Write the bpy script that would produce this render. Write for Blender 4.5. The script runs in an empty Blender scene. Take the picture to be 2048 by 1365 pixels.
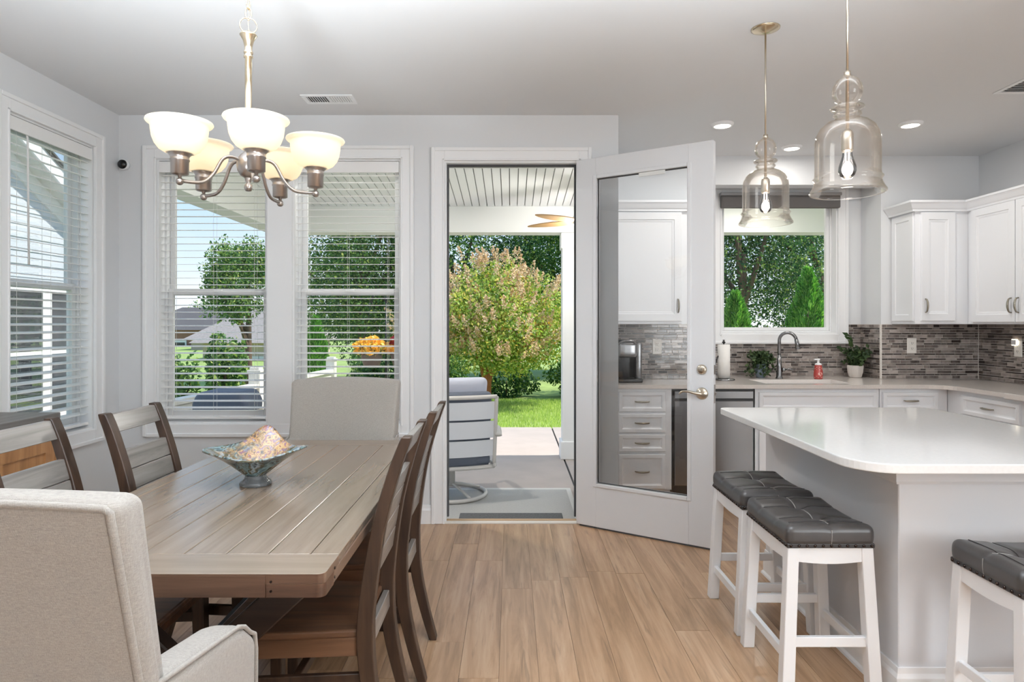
import bpy, bmesh, math, random
import numpy as np
from mathutils import Vector, Matrix

random.seed(7)
C = bpy.context.scene.collection
SC = bpy.context.scene
PI = math.pi

# ---------------------------------------------------------------- camera
F = 1300.0                     # focal length in pixels of the 2048 px wide frame
cam_d = bpy.data.cameras.new('camera')
cam = bpy.data.objects.new('camera', cam_d)
C.objects.link(cam)
cam.location = (0, 0, 1.34)
cam.rotation_euler = (PI / 2, 0, 0)
cam_d.sensor_width = 36
cam_d.lens = F / 2048 * 36
cam_d.shift_x = 2.0 / 2048
cam_d.shift_y = -34.5 / 2048
cam_d.clip_start = 0.05
cam_d.clip_end = 400
SC.camera = cam

# ---------------------------------------------------------------- exposure
vs = SC.view_settings
vs.view_transform = 'Standard'
vs.look = 'None'
vs.exposure = 0.2
vs.gamma = 1.0
vs.use_curve_mapping = False
SC.cycles.max_bounces = 14
SC.cycles.diffuse_bounces = 6
SC.cycles.glossy_bounces = 6
SC.cycles.transparent_max_bounces = 40
SC.cycles.transmission_bounces = 8
SC.cycles.sample_clamp_indirect = 6
SC.cycles.caustics_reflective = False
SC.cycles.caustics_refractive = False
SC.cycles.use_denoising = True


def lin(r, g=None, b=None):
    if g is None:
        g = b = r
    o = []
    for c in (r, g, b):
        c /= 255.0
        o.append(c / 12.92 if c <= 0.04045 else ((c + 0.055) / 1.055) ** 2.4)
    return (o[0], o[1], o[2], 1.0)


# ---------------------------------------------------------------- sky
world = bpy.data.worlds.new('sky')
SC.world = world
world.use_nodes = True
wt = world.node_tree
for n in list(wt.nodes):
    wt.nodes.remove(n)
wo = wt.nodes.new('ShaderNodeOutputWorld')
wb = wt.nodes.new('ShaderNodeBackground')
wc = wt.nodes.new('ShaderNodeTexCoord')
wsep = wt.nodes.new('ShaderNodeSeparateXYZ')
wr = wt.nodes.new('ShaderNodeValToRGB')
wt.links.new(wc.outputs['Generated'], wsep.inputs[0])
wt.links.new(wsep.outputs['Z'], wr.inputs[0])
e = wr.color_ramp.elements
e[0].position = 0.0
e[0].color = lin(240, 245, 250)
e[1].position = 1.0
e[1].color = lin(120, 175, 235)
for p, c in ((0.06, (222, 236, 250)), (0.2, (178, 212, 248)), (0.45, (140, 190, 242))):
    x = e.new(p)
    x.color = lin(*c)
wn = wt.nodes.new('ShaderNodeTexNoise')
wn.inputs['Scale'].default_value = 2.4
wn.inputs['Detail'].default_value = 6
wm = wt.nodes.new('ShaderNodeMapping')
wm.inputs['Scale'].default_value = (1, 1, 3.5)
wt.links.new(wc.outputs['Generated'], wm.inputs[0])
wt.links.new(wm.outputs[0], wn.inputs['Vector'])
wcr = wt.nodes.new('ShaderNodeValToRGB')
wcr.color_ramp.elements[0].position = 0.52
wcr.color_ramp.elements[0].color = (0, 0, 0, 1)
wcr.color_ramp.elements[1].position = 0.72
wcr.color_ramp.elements[1].color = (0.7, 0.7, 0.7, 1)
wt.links.new(wn.outputs['Fac'], wcr.inputs[0])
wmix = wt.nodes.new('ShaderNodeMixRGB')
wmix.inputs[2].default_value = lin(246, 249, 252)
wt.links.new(wcr.outputs[0], wmix.inputs[0])
wt.links.new(wr.outputs[0], wmix.inputs[1])
wt.links.new(wmix.outputs[0], wb.inputs['Color'])
wb.inputs['Strength'].default_value = 1.2
wt.links.new(wb.outputs[0], wo.inputs[0])


# ---------------------------------------------------------------- sun and large lights
def light(name, kind, loc, energy, color=(1, 1, 1), target=None, **kw):
    d = bpy.data.lights.new(name, kind)
    d.energy = energy
    d.color = color
    for k, v in kw.items():
        setattr(d, k, v)
    o = bpy.data.objects.new(name, d)
    C.objects.link(o)
    o.location = loc
    if target is not None:
        o.rotation_euler = (Vector(target) - Vector(loc)).to_track_quat('-Z', 'Y').to_euler()
    return o


SUN_DIR = Vector((0.78, 0.10, 0.95)).normalized()
light('sun', 'SUN', (6, 8, 12), 5.6, (1.0, 0.95, 0.87), target=Vector((6, 8, 12)) - SUN_DIR, angle=0.01)
# unseen area lights added behind the camera to fill the room
light('rear_fill_light', 'AREA', (0.9, -3.9, 1.55), 12, (0.92, 0.97, 1.0), target=(0.9, 4, 1.55),
      shape='RECTANGLE', size=5.2, size_y=2.2)
light('overhead_fill_light', 'AREA', (0.4, -1.5, 2.70), 20, (1.0, 0.98, 0.95), target=(0.4, -1.5, 0),
      shape='RECTANGLE', size=4.0, size_y=2.5)
light('side_fill_light', 'AREA', (3.8, -1.5, 1.6), 200, (0.92, 0.97, 1.0), target=(-2.6, 1.4, 1.6),
      shape='RECTANGLE', size=3.6, size_y=2.0)
# added upward spots whose bounce off the ceiling fills the room
light('ceiling_bounce_fill', 'SPOT', (0.45, 0.4, 1.6), 1180, (0.85, 0.93, 1.0), target=(0.5, 0.85, 2.74),
      spot_size=math.radians(106), spot_blend=1.0, shadow_soft_size=0.25)
light('second_ceiling_bounce_fill', 'SPOT', (-0.75, 0.1, 1.45), 1120, (0.85, 0.93, 1.0), target=(-0.95, 1.18, 2.74),
      spot_size=math.radians(78), spot_blend=1.0, shadow_soft_size=0.25)


# ================================================================ helpers: materials
def nodes_of(m):
    m.use_nodes = True
    return m.node_tree.nodes, m.node_tree.links, m.node_tree.nodes['Principled BSDF']


MATS = {}


def mat(name, rgb, rough=0.5, metal=0.0, bump=0.0, bscale=200.0, var=0.0, vscale=6.0, spec=None, coat=0.0, bdist=0.002, sheen=0.0):
    m = bpy.data.materials.new(name)
    N, L, b = nodes_of(m)
    b.inputs['Base Color'].default_value = lin(*rgb)
    b.inputs['Roughness'].default_value = rough
    b.inputs['Metallic'].default_value = metal
    if spec is not None:
        b.inputs['Specular IOR Level'].default_value = spec
    if coat:
        b.inputs['Coat Weight'].default_value = coat
        b.inputs['Coat Roughness'].default_value = 0.08
    if sheen:
        b.inputs['Sheen Weight'].default_value = sheen
    if bump or var:
        tc = N.new('ShaderNodeTexCoord')
    if bump:
        nz = N.new('ShaderNodeTexNoise')
        nz.inputs['Scale'].default_value = bscale
        nz.inputs['Detail'].default_value = 3
        L.new(tc.outputs['Object'], nz.inputs['Vector'])
        bp = N.new('ShaderNodeBump')
        bp.inputs['Strength'].default_value = bump
        bp.inputs['Distance'].default_value = bdist
        L.new(nz.outputs['Fac'], bp.inputs['Height'])
        L.new(bp.outputs[0], b.inputs['Normal'])
    if var:
        nv = N.new('ShaderNodeTexNoise')
        nv.inputs['Scale'].default_value = vscale
        nv.inputs['Detail'].default_value = 5
        L.new(tc.outputs['Object'], nv.inputs['Vector'])
        hs = N.new('ShaderNodeHueSaturation')
        mr = N.new('ShaderNodeMapRange')
        mr.inputs['From Min'].default_value = 0.3
        mr.inputs['From Max'].default_value = 0.7
        mr.inputs['To Min'].default_value = 1 - var
        mr.inputs['To Max'].default_value = 1 + var
        L.new(nv.outputs['Fac'], mr.inputs['Value'])
        L.new(mr.outputs[0], hs.inputs['Value'])
        hs.inputs['Color'].default_value = lin(*rgb)
        L.new(hs.outputs[0], b.inputs['Base Color'])
    MATS[name] = m
    return m


def ramp(N, stops):
    r = N.new('ShaderNodeValToRGB')
    el = r.color_ramp.elements
    el[0].position, el[0].color = stops[0][0], lin(*stops[0][1])
    el[1].position, el[1].color = stops[-1][0], lin(*stops[-1][1])
    for p, c in stops[1:-1]:
        x = el.new(p)
        x.color = lin(*c)
    return r


def wood(name, dark, mid, light_, axis='Y', rough=0.35, scale=1.0, per_object=0.25, streak=0.0, spec=0.5, bump=0.15, coat=0.0):
    """grain running along one object axis, each piece shifted by its own random number"""
    m = bpy.data.materials.new(name)
    N, L, b = nodes_of(m)
    tc = N.new('ShaderNodeTexCoord')
    oi = N.new('ShaderNodeObjectInfo')
    mp = N.new('ShaderNodeMapping')
    s = [26 * scale] * 3
    s['XYZ'.index(axis)] = 1.6 * scale
    mp.inputs['Scale'].default_value = s
    ad = N.new('ShaderNodeVectorMath')
    ad.operation = 'ADD'
    ml = N.new('ShaderNodeMath')
    ml.operation = 'MULTIPLY'
    ml.inputs[1].default_value = 57.0
    L.new(oi.outputs['Random'], ml.inputs[0])
    cb = N.new('ShaderNodeCombineXYZ')
    for i in range(3):
        L.new(ml.outputs[0], cb.inputs[i])
    L.new(tc.outputs['Object'], mp.inputs[0])
    L.new(mp.outputs[0], ad.inputs[0])
    L.new(cb.outputs[0], ad.inputs[1])
    n1 = N.new('ShaderNodeTexNoise')
    n1.inputs['Scale'].default_value = 1.0
    n1.inputs['Detail'].default_value = 8
    n1.inputs['Roughness'].default_value = 0.65
    n1.inputs['Distortion'].default_value = 0.6
    L.new(ad.outputs[0], n1.inputs['Vector'])
    rp = ramp(N, [(0.3, dark), (0.5, mid), (0.72, light_)])
    L.new(n1.outputs['Fac'], rp.inputs[0])
    # big soft patches
    n2 = N.new('ShaderNodeTexNoise')
    n2.inputs['Scale'].default_value = 0.22
    n2.inputs['Detail'].default_value = 2
    L.new(ad.outputs[0], n2.inputs['Vector'])
    hs = N.new('ShaderNodeHueSaturation')
    mr = N.new('ShaderNodeMapRange')
    mr.inputs['To Min'].default_value = 1 - per_object
    mr.inputs['To Max'].default_value = 1 + per_object
    mm = N.new('ShaderNodeMath')
    mm.operation = 'MULTIPLY_ADD'
    mm.inputs[1].default_value = 0.6
    L.new(oi.outputs['Random'], mm.inputs[0])
    mh = N.new('ShaderNodeMath')
    mh.operation = 'MULTIPLY'
    mh.inputs[1].default_value = 0.4
    L.new(n2.outputs['Fac'], mh.inputs[0])
    L.new(mh.outputs[0], mm.inputs[2])
    L.new(mm.outputs[0], mr.inputs['Value'])
    L.new(mr.outputs[0], hs.inputs['Value'])
    L.new(rp.outputs[0], hs.inputs['Color'])
    if streak:
        n3 = N.new('ShaderNodeTexNoise')
        n3.inputs['Scale'].default_value = 2.3
        n3.inputs['Detail'].default_value = 4
        n3.inputs['Distortion'].default_value = 1.2
        L.new(ad.outputs[0], n3.inputs['Vector'])
        m3 = N.new('ShaderNodeMapRange')
        m3.inputs['From Min'].default_value = .60
        m3.inputs['From Max'].default_value = .72
        m3.inputs['To Max'].default_value = streak
        L.new(n3.outputs['Fac'], m3.inputs['Value'])
        x3 = N.new('ShaderNodeMixRGB')
        x3.inputs[2].default_value = lin(*[c * .62 for c in dark])
        L.new(m3.outputs[0], x3.inputs[0])
        L.new(hs.outputs[0], x3.inputs[1])
        L.new(x3.outputs[0], b.inputs['Base Color'])
    else:
        L.new(hs.outputs[0], b.inputs['Base Color'])
    b.inputs['Roughness'].default_value = rough
    b.inputs['Specular IOR Level'].default_value = spec
    if coat:
        b.inputs['Coat Weight'].default_value = coat
        b.inputs['Coat Roughness'].default_value = 0.2
    if bump:
        bp = N.new('ShaderNodeBump')
        bp.inputs['Strength'].default_value = bump
        bp.inputs['Distance'].default_value = 0.001
        L.new(n1.outputs['Fac'], bp.inputs['Height'])
        L.new(bp.outputs[0], b.inputs['Normal'])
    MATS[name] = m
    return m


def clear_glass(name, tint=(1, 1, 1), gloss=1.0, rough=0.0, ior=1.45, facing=None):
    """sheet glass: light passes straight through, the surface reflects by the Fresnel law"""
    m = bpy.data.materials.new(name)
    m.use_nodes = True
    N, L = m.node_tree.nodes, m.node_tree.links
    N.remove(N['Principled BSDF'])
    out = N['Material Output']
    tr = N.new('ShaderNodeBsdfTransparent')
    tr.inputs[0].default_value = (*tint, 1)
    gl = N.new('ShaderNodeBsdfGlossy')
    gl.inputs['Roughness'].default_value = rough
    gl.inputs[0].default_value = (1, 1, 1, 1)
    fr = N.new('ShaderNodeFresnel')
    fr.inputs[0].default_value = ior
    mu = N.new('ShaderNodeMath')
    mu.operation = 'MULTIPLY'
    mu.use_clamp = True
    mu.inputs[1].default_value = gloss
    L.new(fr.outputs[0], mu.inputs[0])
    mx = N.new('ShaderNodeMixShader')
    L.new(mu.outputs[0], mx.inputs[0])
    if facing is not None:
        # blown glass: the edge, where one looks through more of it, is darker and amber
        lw = N.new('ShaderNodeLayerWeight')
        lw.inputs[0].default_value = 0.35
        cr = ramp(N, [(0.0, (254, 253, 252)), (0.62, (252, 249, 245)), (0.84, (244, 238, 230)), (0.97, facing)])
        L.new(lw.outputs['Facing'], cr.inputs[0])
        L.new(cr.outputs[0], tr.inputs[0])
    L.new(tr.outputs[0], mx.inputs[1])
    L.new(gl.outputs[0], mx.inputs[2])
    L.new(mx.outputs[0], out.inputs[0])
    MATS[name] = m
    return m


def emit(name, rgb, strength):
    m = bpy.data.materials.new(name)
    N, L, b = nodes_of(m)
    b.inputs['Base Color'].default_value = lin(*rgb)
    b.inputs['Emission Color'].default_value = lin(*rgb)
    b.inputs['Emission Strength'].default_value = strength
    MATS[name] = m
    return m


def leafy(name, stops, trans=0.35, rough=0.5):
    """each leaf its own colour"""
    m = bpy.data.materials.new(name)
    N, L, b = nodes_of(m)
    out = N['Material Output']
    g = N.new('ShaderNodeNewGeometry')
    r = ramp(N, stops)
    L.new(g.outputs['Random Per Island'], r.inputs[0])
    L.new(r.outputs[0], b.inputs['Base Color'])
    b.inputs['Roughness'].default_value = rough
    b.inputs['Specular IOR Level'].default_value = 0.3
    t = N.new('ShaderNodeBsdfTranslucent')
    hs = N.new('ShaderNodeHueSaturation')
    hs.inputs['Saturation'].default_value = 1.15
    hs.inputs['Value'].default_value = 1.25
    L.new(r.outputs[0], hs.inputs['Color'])
    L.new(hs.outputs[0], t.inputs[0])
    mx = N.new('ShaderNodeMixShader')
    mx.inputs[0].default_value = trans
    L.new(b.outputs[0], mx.inputs[1])
    L.new(t.outputs[0], mx.inputs[2])
    L.new(mx.outputs[0], out.inputs[0])
    MATS[name] = m
    return m


# ================================================================ helpers: geometry
class MB:
    def __init__(self):
        self.v = []
        self.f = []
        self.sm = []

    def add(self, vs, fs, smooth=False):
        o = len(self.v)
        self.v += [tuple(p) for p in vs]
        self.f += [tuple(i + o for i in f) for f in fs]
        self.sm += [smooth] * len(fs)
        return self

    def box(self, x0, x1, y0, y1, z0, z1):
        x0, x1 = sorted((x0, x1)); y0, y1 = sorted((y0, y1)); z0, z1 = sorted((z0, z1))
        v = [(x0, y0, z0), (x1, y0, z0), (x1, y1, z0), (x0, y1, z0), (x0, y0, z1), (x1, y0, z1), (x1, y1, z1), (x0, y1, z1)]
        f = [(0, 3, 2, 1), (4, 5, 6, 7), (0, 1, 5, 4), (1, 2, 6, 5), (2, 3, 7, 6), (3, 0, 4, 7)]
        return self.add(v, f)

    def hexa(self, bot, top):
        """8 corners: bottom loop and top loop, both counter-clockwise from above"""
        f = [(3, 2, 1, 0), (4, 5, 6, 7), (0, 1, 5, 4), (1, 2, 6, 5), (2, 3, 7, 6), (3, 0, 4, 7)]
        return self.add(list(bot) + list(top), f)

    def prism(self, poly, h0, h1, axis='Z'):
        """polygon extruded along an axis; poly is 2-D (for X: y,z; for Y: x,z; for Z: x,y)"""
        n = len(poly)

        def P(p, h):
            return {'Z': (p[0], p[1], h), 'Y': (p[0], h, p[1]), 'X': (h, p[0], p[1])}[axis]
        v = [P(p, h0) for p in poly] + [P(p, h1) for p in poly]
        f = [tuple(range(n))[::-1], tuple(range(n, 2 * n))]
        f += [(i, (i + 1) % n, n + (i + 1) % n, n + i) for i in range(n)]
        if axis == 'Y':
            f = [t[::-1] for t in f]
        return self.add(v, f)

    def lathe(self, prof, n=24, c=(0, 0, 0), smooth=True, axis='Z', cap=True):
        v, f = [], []
        for r, z in prof:
            for i in range(n):
                a = 2 * PI * i / n
                p = (r * math.cos(a), r * math.sin(a), z)
                if axis == 'Y':
                    p = (p[0], -p[2], p[1])
                elif axis == 'X':
                    p = (p[2], p[0], p[1])
                v.append((p[0] + c[0], p[1] + c[1], p[2] + c[2]))
        for k in range(len(prof) - 1):
            for i in range(n):
                j = (i + 1) % n
                f.append((k * n + i, k * n + j, (k + 1) * n + j, (k + 1) * n + i))
        self.add(v, f, smooth)
        if cap:
            o = len(self.v) - len(v)
            if prof[0][0] > 1e-5:
                self.f.append(tuple(o + i for i in range(n))[::-1]); self.sm.append(False)
            if prof[-1][0] > 1e-5:
                b = o + (len(prof) - 1) * n
                self.f.append(tuple(b + i for i in range(n))); self.sm.append(False)
        return self

    def tube(self, pts, r, n=8, closed=False, flat=None, up=None):
        """round bar along a path; r a number or a list; flat=(a,b) scales the section"""
        P = [Vector(p) for p in pts]
        m = len(P)
        rs = r if isinstance(r, (list, tuple)) else [r] * m
        T = []
        for i in range(m):
            if closed:
                t = P[(i + 1) % m] - P[i - 1]
            else:
                t = P[min(i + 1, m - 1)] - P[max(i - 1, 0)]
            T.append(t.normalized())
        u = Vector(up) if up is not None else (Vector((0, 0, 1)) if abs(T[0].z) < 0.9 else Vector((1, 0, 0)))
        v, f = [], []
        for i in range(m):
            u = (u - T[i] * u.dot(T[i]))
            if u.length < 1e-6:
                u = Vector((1, 0, 0)) - T[i] * T[i].x
            u.normalize()
            w = T[i].cross(u)
            fa, fb = flat if flat else (1, 1)
            for k in range(n):
                a = 2 * PI * (k + 0.5) / n
                v.append(tuple(P[i] + u * (math.cos(a) * rs[i] * fa) + w * (math.sin(a) * rs[i] * fb)))
        rng = range(m) if closed else range(m - 1)
        for i in rng:
            j = (i + 1) % m
            for k in range(n):
                l = (k + 1) % n
                f.append((i * n + k, i * n + l, j * n + l, j * n + k))
        if not closed:
            f.append(tuple(range(n))[::-1])
            f.append(tuple((m - 1) * n + k for k in range(n)))
        return self.add(v, f, n > 5)

    def bar(self, a, b, w, h, up=(0, 0, 1)):
        """square bar from a to b: w across, h along up"""
        a, b = Vector(a), Vector(b)
        t = (b - a).normalized()
        u = Vector(up); u = (u - t * u.dot(t)).normalized()
        s = t.cross(u)
        q = [(-1, -1), (1, -1), (1, 1), (-1, 1)]
        bot = [a + s * (w / 2 * i) + u * (h / 2 * j) for i, j in q]
        top = [b + s * (w / 2 * i) + u * (h / 2 * j) for i, j in q]
        return self.hexa(bot, top)

    def ball(self, c, r, n=14, sz=1.0):
        prof = [(r * math.sin(PI * i / (n // 2)) + (1e-6 if i in (0, n // 2) else 0), -r * sz * math.cos(PI * i / (n // 2))) for i in range(n // 2 + 1)]
        return self.lathe(prof, n, c, cap=False)

    def rbox(self, w, d, h, r, k=3, m=6, fn=None, c=(0, 0, 0)):
        """rounded, subdivided box centred on c; fn bends the points"""
        def coords(L):
            rr = min(r, L / 2 * 0.999)
            a = [-L / 2 + rr * (1 - math.cos(PI / 2 * i / k)) for i in range(k + 1)]
            inner = [-L / 2 + rr + (L - 2 * rr) * i / m for i in range(1, m)]
            return a + inner + [-x for x in a[::-1]]
        X, Y, Z = coords(w), coords(d), coords(h)
        ids, v, f = {}, [], []

        def P(x, y, z):
            q = [max(-L / 2 + min(r, L / 2), min(L / 2 - min(r, L / 2), t)) for t, L in ((x, w), (y, d), (z, h))]
            dv = Vector((x - q[0], y - q[1], z - q[2]))
            # spread the samples evenly over the rounding
            if dv.length > 1e-9:
                dv = dv.normalized() * r
            p = Vector(q) + dv
            key = (round(p.x, 5), round(p.y, 5), round(p.z, 5))
            if key not in ids:
                ids[key] = len(v)
                pp = fn(p) if fn else p
                v.append((pp[0] + c[0], pp[1] + c[1], pp[2] + c[2]))
            return ids[key]

        def sheet(A, B, g, flip):
            for i in range(len(A) - 1):
                for j in range(len(B) - 1):
                    q = [P(*g(A[i], B[j])), P(*g(A[i + 1], B[j])), P(*g(A[i + 1], B[j + 1])), P(*g(A[i], B[j + 1]))]
                    q = list(dict.fromkeys(q))
                    if len(q) > 2:
                        f.append(tuple(q[::-1] if flip else q))
        sheet(X, Y, lambda a, b: (a, b, h / 2), False)
        sheet(X, Y, lambda a, b: (a, b, -h / 2), True)
        sheet(X, Z, lambda a, b: (a, -d / 2, b), False)
        sheet(X, Z, lambda a, b: (a, d / 2, b), True)
        sheet(Y, Z, lambda a, b: (w / 2, a, b), False)
        sheet(Y, Z, lambda a, b: (-w / 2, a, b), True)
        return self.add(v, f, True)

    def rings(self, x0, x1, z0, z1, steps, yb, close=True):
        """panel facing -Y made of nested rectangles: steps = [(inset, y)]; yb = back"""
        v, f = [], []
        seq = [(0, yb)] + list(steps)
        for s, y in seq:
            v += [(x0 + s, y, z0 + s), (x1 - s, y, z0 + s), (x1 - s, y, z1 - s), (x0 + s, y, z1 - s)]
        f.append((3, 2, 1, 0))
        for k in range(len(seq) - 1):
            for i in range(4):
                j = (i + 1) % 4
                f.append((4 * k + i, 4 * k + j, 4 * k + 4 + j, 4 * k + 4 + i))
        b = 4 * (len(seq) - 1)
        f.append((b, b + 1, b + 2, b + 3))
        f[0] = (0, 3, 2, 1)
        return self.add(v, f)

    def sweep(self, path, prof, closed=False):
        """moulding: profile [(out, z)] swept along a 2-D path; out is to the right of travel, corners mitred"""
        m = len(path)
        P = [Vector((p[0], p[1])) for p in path]
        offs = []
        for i in range(m):
            d0 = (P[i] - P[i - 1]).normalized() if (i > 0 or closed) else None
            d1 = (P[(i + 1) % m] - P[i]).normalized() if (i < m - 1 or closed) else None
            if d0 is None: d0 = d1
            if d1 is None: d1 = d0
            n0, n1 = Vector((d0.y, -d0.x)), Vector((d1.y, -d1.x))
            b = (n0 + n1)
            b.normalize()
            offs.append(b / max(0.2, b.dot(n1)))
        v, f = [], []
        k = len(prof)
        for i in range(m):
            for o, z in prof:
                q = P[i] + offs[i] * o
                v.append((q.x, q.y, z))
        for i in range(m if closed else m - 1):
            j = (i + 1) % m
            for a in range(k):
                b = (a + 1) % k
                f.append((i * k + a, j * k + a, j * k + b, i * k + b))
        if not closed:
            f.append(tuple(range(k)))
            f.append(tuple((m - 1) * k + a for a in range(k))[::-1])
        return self.add(v, f)

    def mesh(self, name, bevel=0.0, seg=2, loc=(0, 0, 0), recalc=True):
        me = bpy.data.meshes.new(name)
        l = Vector(loc)
        me.from_pydata([(p[0] - l.x, p[1] - l.y, p[2] - l.z) for p in self.v], [], self.f)
        me.polygons.foreach_set('use_smooth', self.sm)
        if bevel or recalc:
            bm = bmesh.new()
            bm.from_mesh(me)
            if recalc:
                bmesh.ops.recalc_face_normals(bm, faces=bm.faces)
            if bevel:
                ed = [e for e in bm.edges if len(e.link_faces) == 2 and e.calc_face_angle(0) > 0.6]
                if ed:
                    bmesh.ops.bevel(bm, geom=ed, offset=bevel, segments=seg, profile=0.5, affect='EDGES', clamp_overlap=True)
            bm.to_mesh(me)
            bm.free()
        me.update()
        return me

    def build(self, name, m, parent=None, bevel=0.0, seg=2, world=True, recalc=True, **props):
        """one mesh object; geometry is given in the frame of the parent root unless world=True moves it there"""
        org = (0, 0, 0)
        if parent is not None:
            org = root_loc(parent)
        me = self.mesh(name, bevel, seg, org if world else (0, 0, 0), recalc)
        if m is not None:
            me.materials.append(m)
        o = bpy.data.objects.new(name, me)
        C.objects.link(o)
        if parent is not None:
            o.parent = parent
        for k, val in props.items():
            o[k] = val
        return o


def root_loc(o):
    p = Vector(o.location)
    while o.parent is not None:
        o = o.parent
        p = p + Vector(o.location)
    return p


def tag(o, label, cat, group=None, kind=None):
    o['label'] = label
    o['category'] = cat
    if group: o['group'] = group
    if kind: o['kind'] = kind
    return o


def thing(name, label, cat, loc=(0, 0, 0), group=None, kind=None):
    o = bpy.data.objects.new(name, None)
    o.empty_display_size = 0.1
    C.objects.link(o)
    o.location = loc
    return tag(o, label, cat, group, kind)


def struct(name, mb, m, label, cat, parent=None, bevel=0.0, **kw):
    o = mb.build(name, m, parent, bevel, **kw)
    return tag(o, label, cat, None, 'structure')


def dup(root, loc, rotz=0.0, label=None, scale=None):
    r = root.copy()
    C.objects.link(r)
    r.location = loc
    r.rotation_euler = (0, 0, rotz)
    if scale: r.scale = scale
    if label: r['label'] = label
    for ch in list(root.children):
        c = ch.copy(); C.objects.link(c); c.parent = r
        for g in ch.children:
            d = g.copy(); C.objects.link(d); d.parent = c
    return r


def piece(name, me, parent, loc, rot=(0, 0, 0), scale=(1, 1, 1)):
    """one of many alike pieces sharing mesh data; loc in world, parent unrotated"""
    o = bpy.data.objects.new(name, me)
    C.objects.link(o)
    o.parent = parent
    o.location = Vector(loc) - root_loc(parent)
    o.rotation_euler = rot
    o.scale = scale
    return o


def bez(p0, p1, p2, p3, n=12):
    o = []
    for i in range(n + 1):
        t = i / n
        o.append(tuple((1 - t) ** 3 * a + 3 * (1 - t) ** 2 * t * b + 3 * (1 - t) * t * t * c + t ** 3 * d for a, b, c, d in zip(p0, p1, p2, p3)))
    return o


def spline(pts, n=8):
    """Catmull-Rom through the points"""
    P = [Vector(p) for p in pts]
    out = []
    for i in range(len(P) - 1):
        a, b, c, d = P[max(i - 1, 0)], P[i], P[i + 1], P[min(i + 2, len(P) - 1)]
        for k in range(n):
            t = k / n
            out.append(0.5 * ((2 * b) + (c - a) * t + (2 * a - 5 * b + 4 * c - d) * t * t + (3 * b - a - 3 * c + d) * t ** 3))
    out.append(P[-1])
    return [tuple(p) for p in out]


# ================================================================ materials
M_wall = mat('wall_paint', (220, 222, 224), 0.75, bump=0.05, bscale=350)
M_ceil = mat('ceiling_paint', (222, 223, 224), 0.85, bump=0.05, bscale=300)
M_trim = mat('white_trim_paint', (238, 239, 240), 0.38)
M_white = mat('white_cabinet_paint', (236, 238, 241), 0.33)
M_door = mat('door_paint', (226, 228, 231), 0.42)
M_island = mat('island_paint', (212, 213, 216), 0.6, bump=0.04, bscale=350)
M_blind = mat('blind_slat_white', (240, 240, 239), 0.4)
M_cord = mat('cord_white', (225, 224, 220), 0.8)
M_vinyl = mat('window_vinyl', (232, 233, 234), 0.4)
M_glass = clear_glass('window_glass', (0.95, 0.955, 0.945), 0.35)
M_doorglass = clear_glass('door_glass', (0.97, 0.975, 0.975), 1.1)
M_blown = clear_glass('blown_glass', (0.98, 0.97, 0.96), 0.62, 0.02, 1.36, facing=(206, 190, 170))
M_bulbglass = clear_glass('bulb_glass', (0.95, 0.95, 0.97), 1.5, 0.03, 1.5)
M_nickel = mat('brushed_nickel', (206, 196, 180), 0.28, 1.0)
M_nickel_d = mat('antique_nickel', (172, 165, 160), 0.3, 1.0)
M_champagne = mat('champagne_metal', (224, 208, 180), 0.25, 1.0)
M_steel = mat('stainless_steel', (138, 138, 139), 0.26, 1.0, bump=0.05, bscale=80)
M_pewter = mat('pewter_pull', (152, 146, 134), 0.3, 1.0)
M_black = mat('black_plastic', (24, 24, 25), 0.35)
M_darkgap = mat('weatherstrip', (70, 70, 72), 0.7)
M_quartz = mat('white_quartz', (240, 240, 239), 0.09, var=0.02, vscale=90, spec=0.5)
M_beige = mat('beige_quartz', (214, 207, 201), 0.1, var=0.05, vscale=160)
M_grout = mat('tile_grout', (208, 201, 195), 0.8)
M_leather = mat('grey_leather', (64, 61, 60), 0.33, bump=0.12, bscale=420, bdist=0.001)
M_stitch = mat('stitching', (150, 146, 142), 0.8)
M_nail = mat('dark_nailhead', (60, 50, 46), 0.25, 1.0)
M_stoolwhite = mat('white_lacquer', (238, 239, 241), 0.35)
M_linen = None
M_post = wood('brown_chair_wood', (38, 26, 19), (58, 41, 30), (76, 55, 41), 'Z', 0.42, 0.9, 0.12)
M_slat = wood('sheen_grey_chair_wood', (98, 93, 89), (127, 122, 117), (148, 143, 138), 'X', 0.34, 0.9, 0.1, coat=0.35)  # sheen on the brown chair wood is put into this grey
M_seat = wood('brown_seat_wood', (66, 46, 34), (100, 70, 50), (122, 88, 64), 'Y', 0.36, 0.8, 0.1)
M_top = wood('table_top_wood', (118, 102, 88), (135, 118, 102), (146, 129, 113), 'Y', 0.27, 0.8, 0.06, bump=0.08, coat=0.5)
M_topx = wood('table_breadboard_wood', (122, 106, 91), (138, 121, 105), (147, 130, 114), 'X', 0.28, 0.8, 0.06, bump=0.08, coat=0.5)
M_edge = wood('table_edge_wood', (66, 44, 32), (88, 62, 46), (106, 78, 60), 'X', 0.42, 0.8, 0.12)
M_edgey = wood('table_side_wood', (84, 64, 51), (108, 86, 70), (128, 104, 87), 'Y', 0.4, 0.8, 0.12)
M_trestle = wood('dark_trestle_wood', (34, 25, 20), (50, 37, 30), (64, 48, 39), 'X', 0.4, 0.8, 0.1)
M_honey = wood('honey_oak', (140, 96, 58), (172, 124, 80), (188, 142, 96), 'Z', 0.45, 0.7, 0.08)
M_greywood = wood('grey_sideboard_wood', (82, 78, 75), (104, 100, 97), (122, 118, 115), 'Y', 0.4, 0.7, 0.08)
M_plank = wood('vinyl_plank', (132, 102, 75), (168, 134, 103), (190, 159, 129), 'Y', 0.3, 0.75, 0.07, streak=.4, bump=0.05, spec=0.5)
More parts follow.
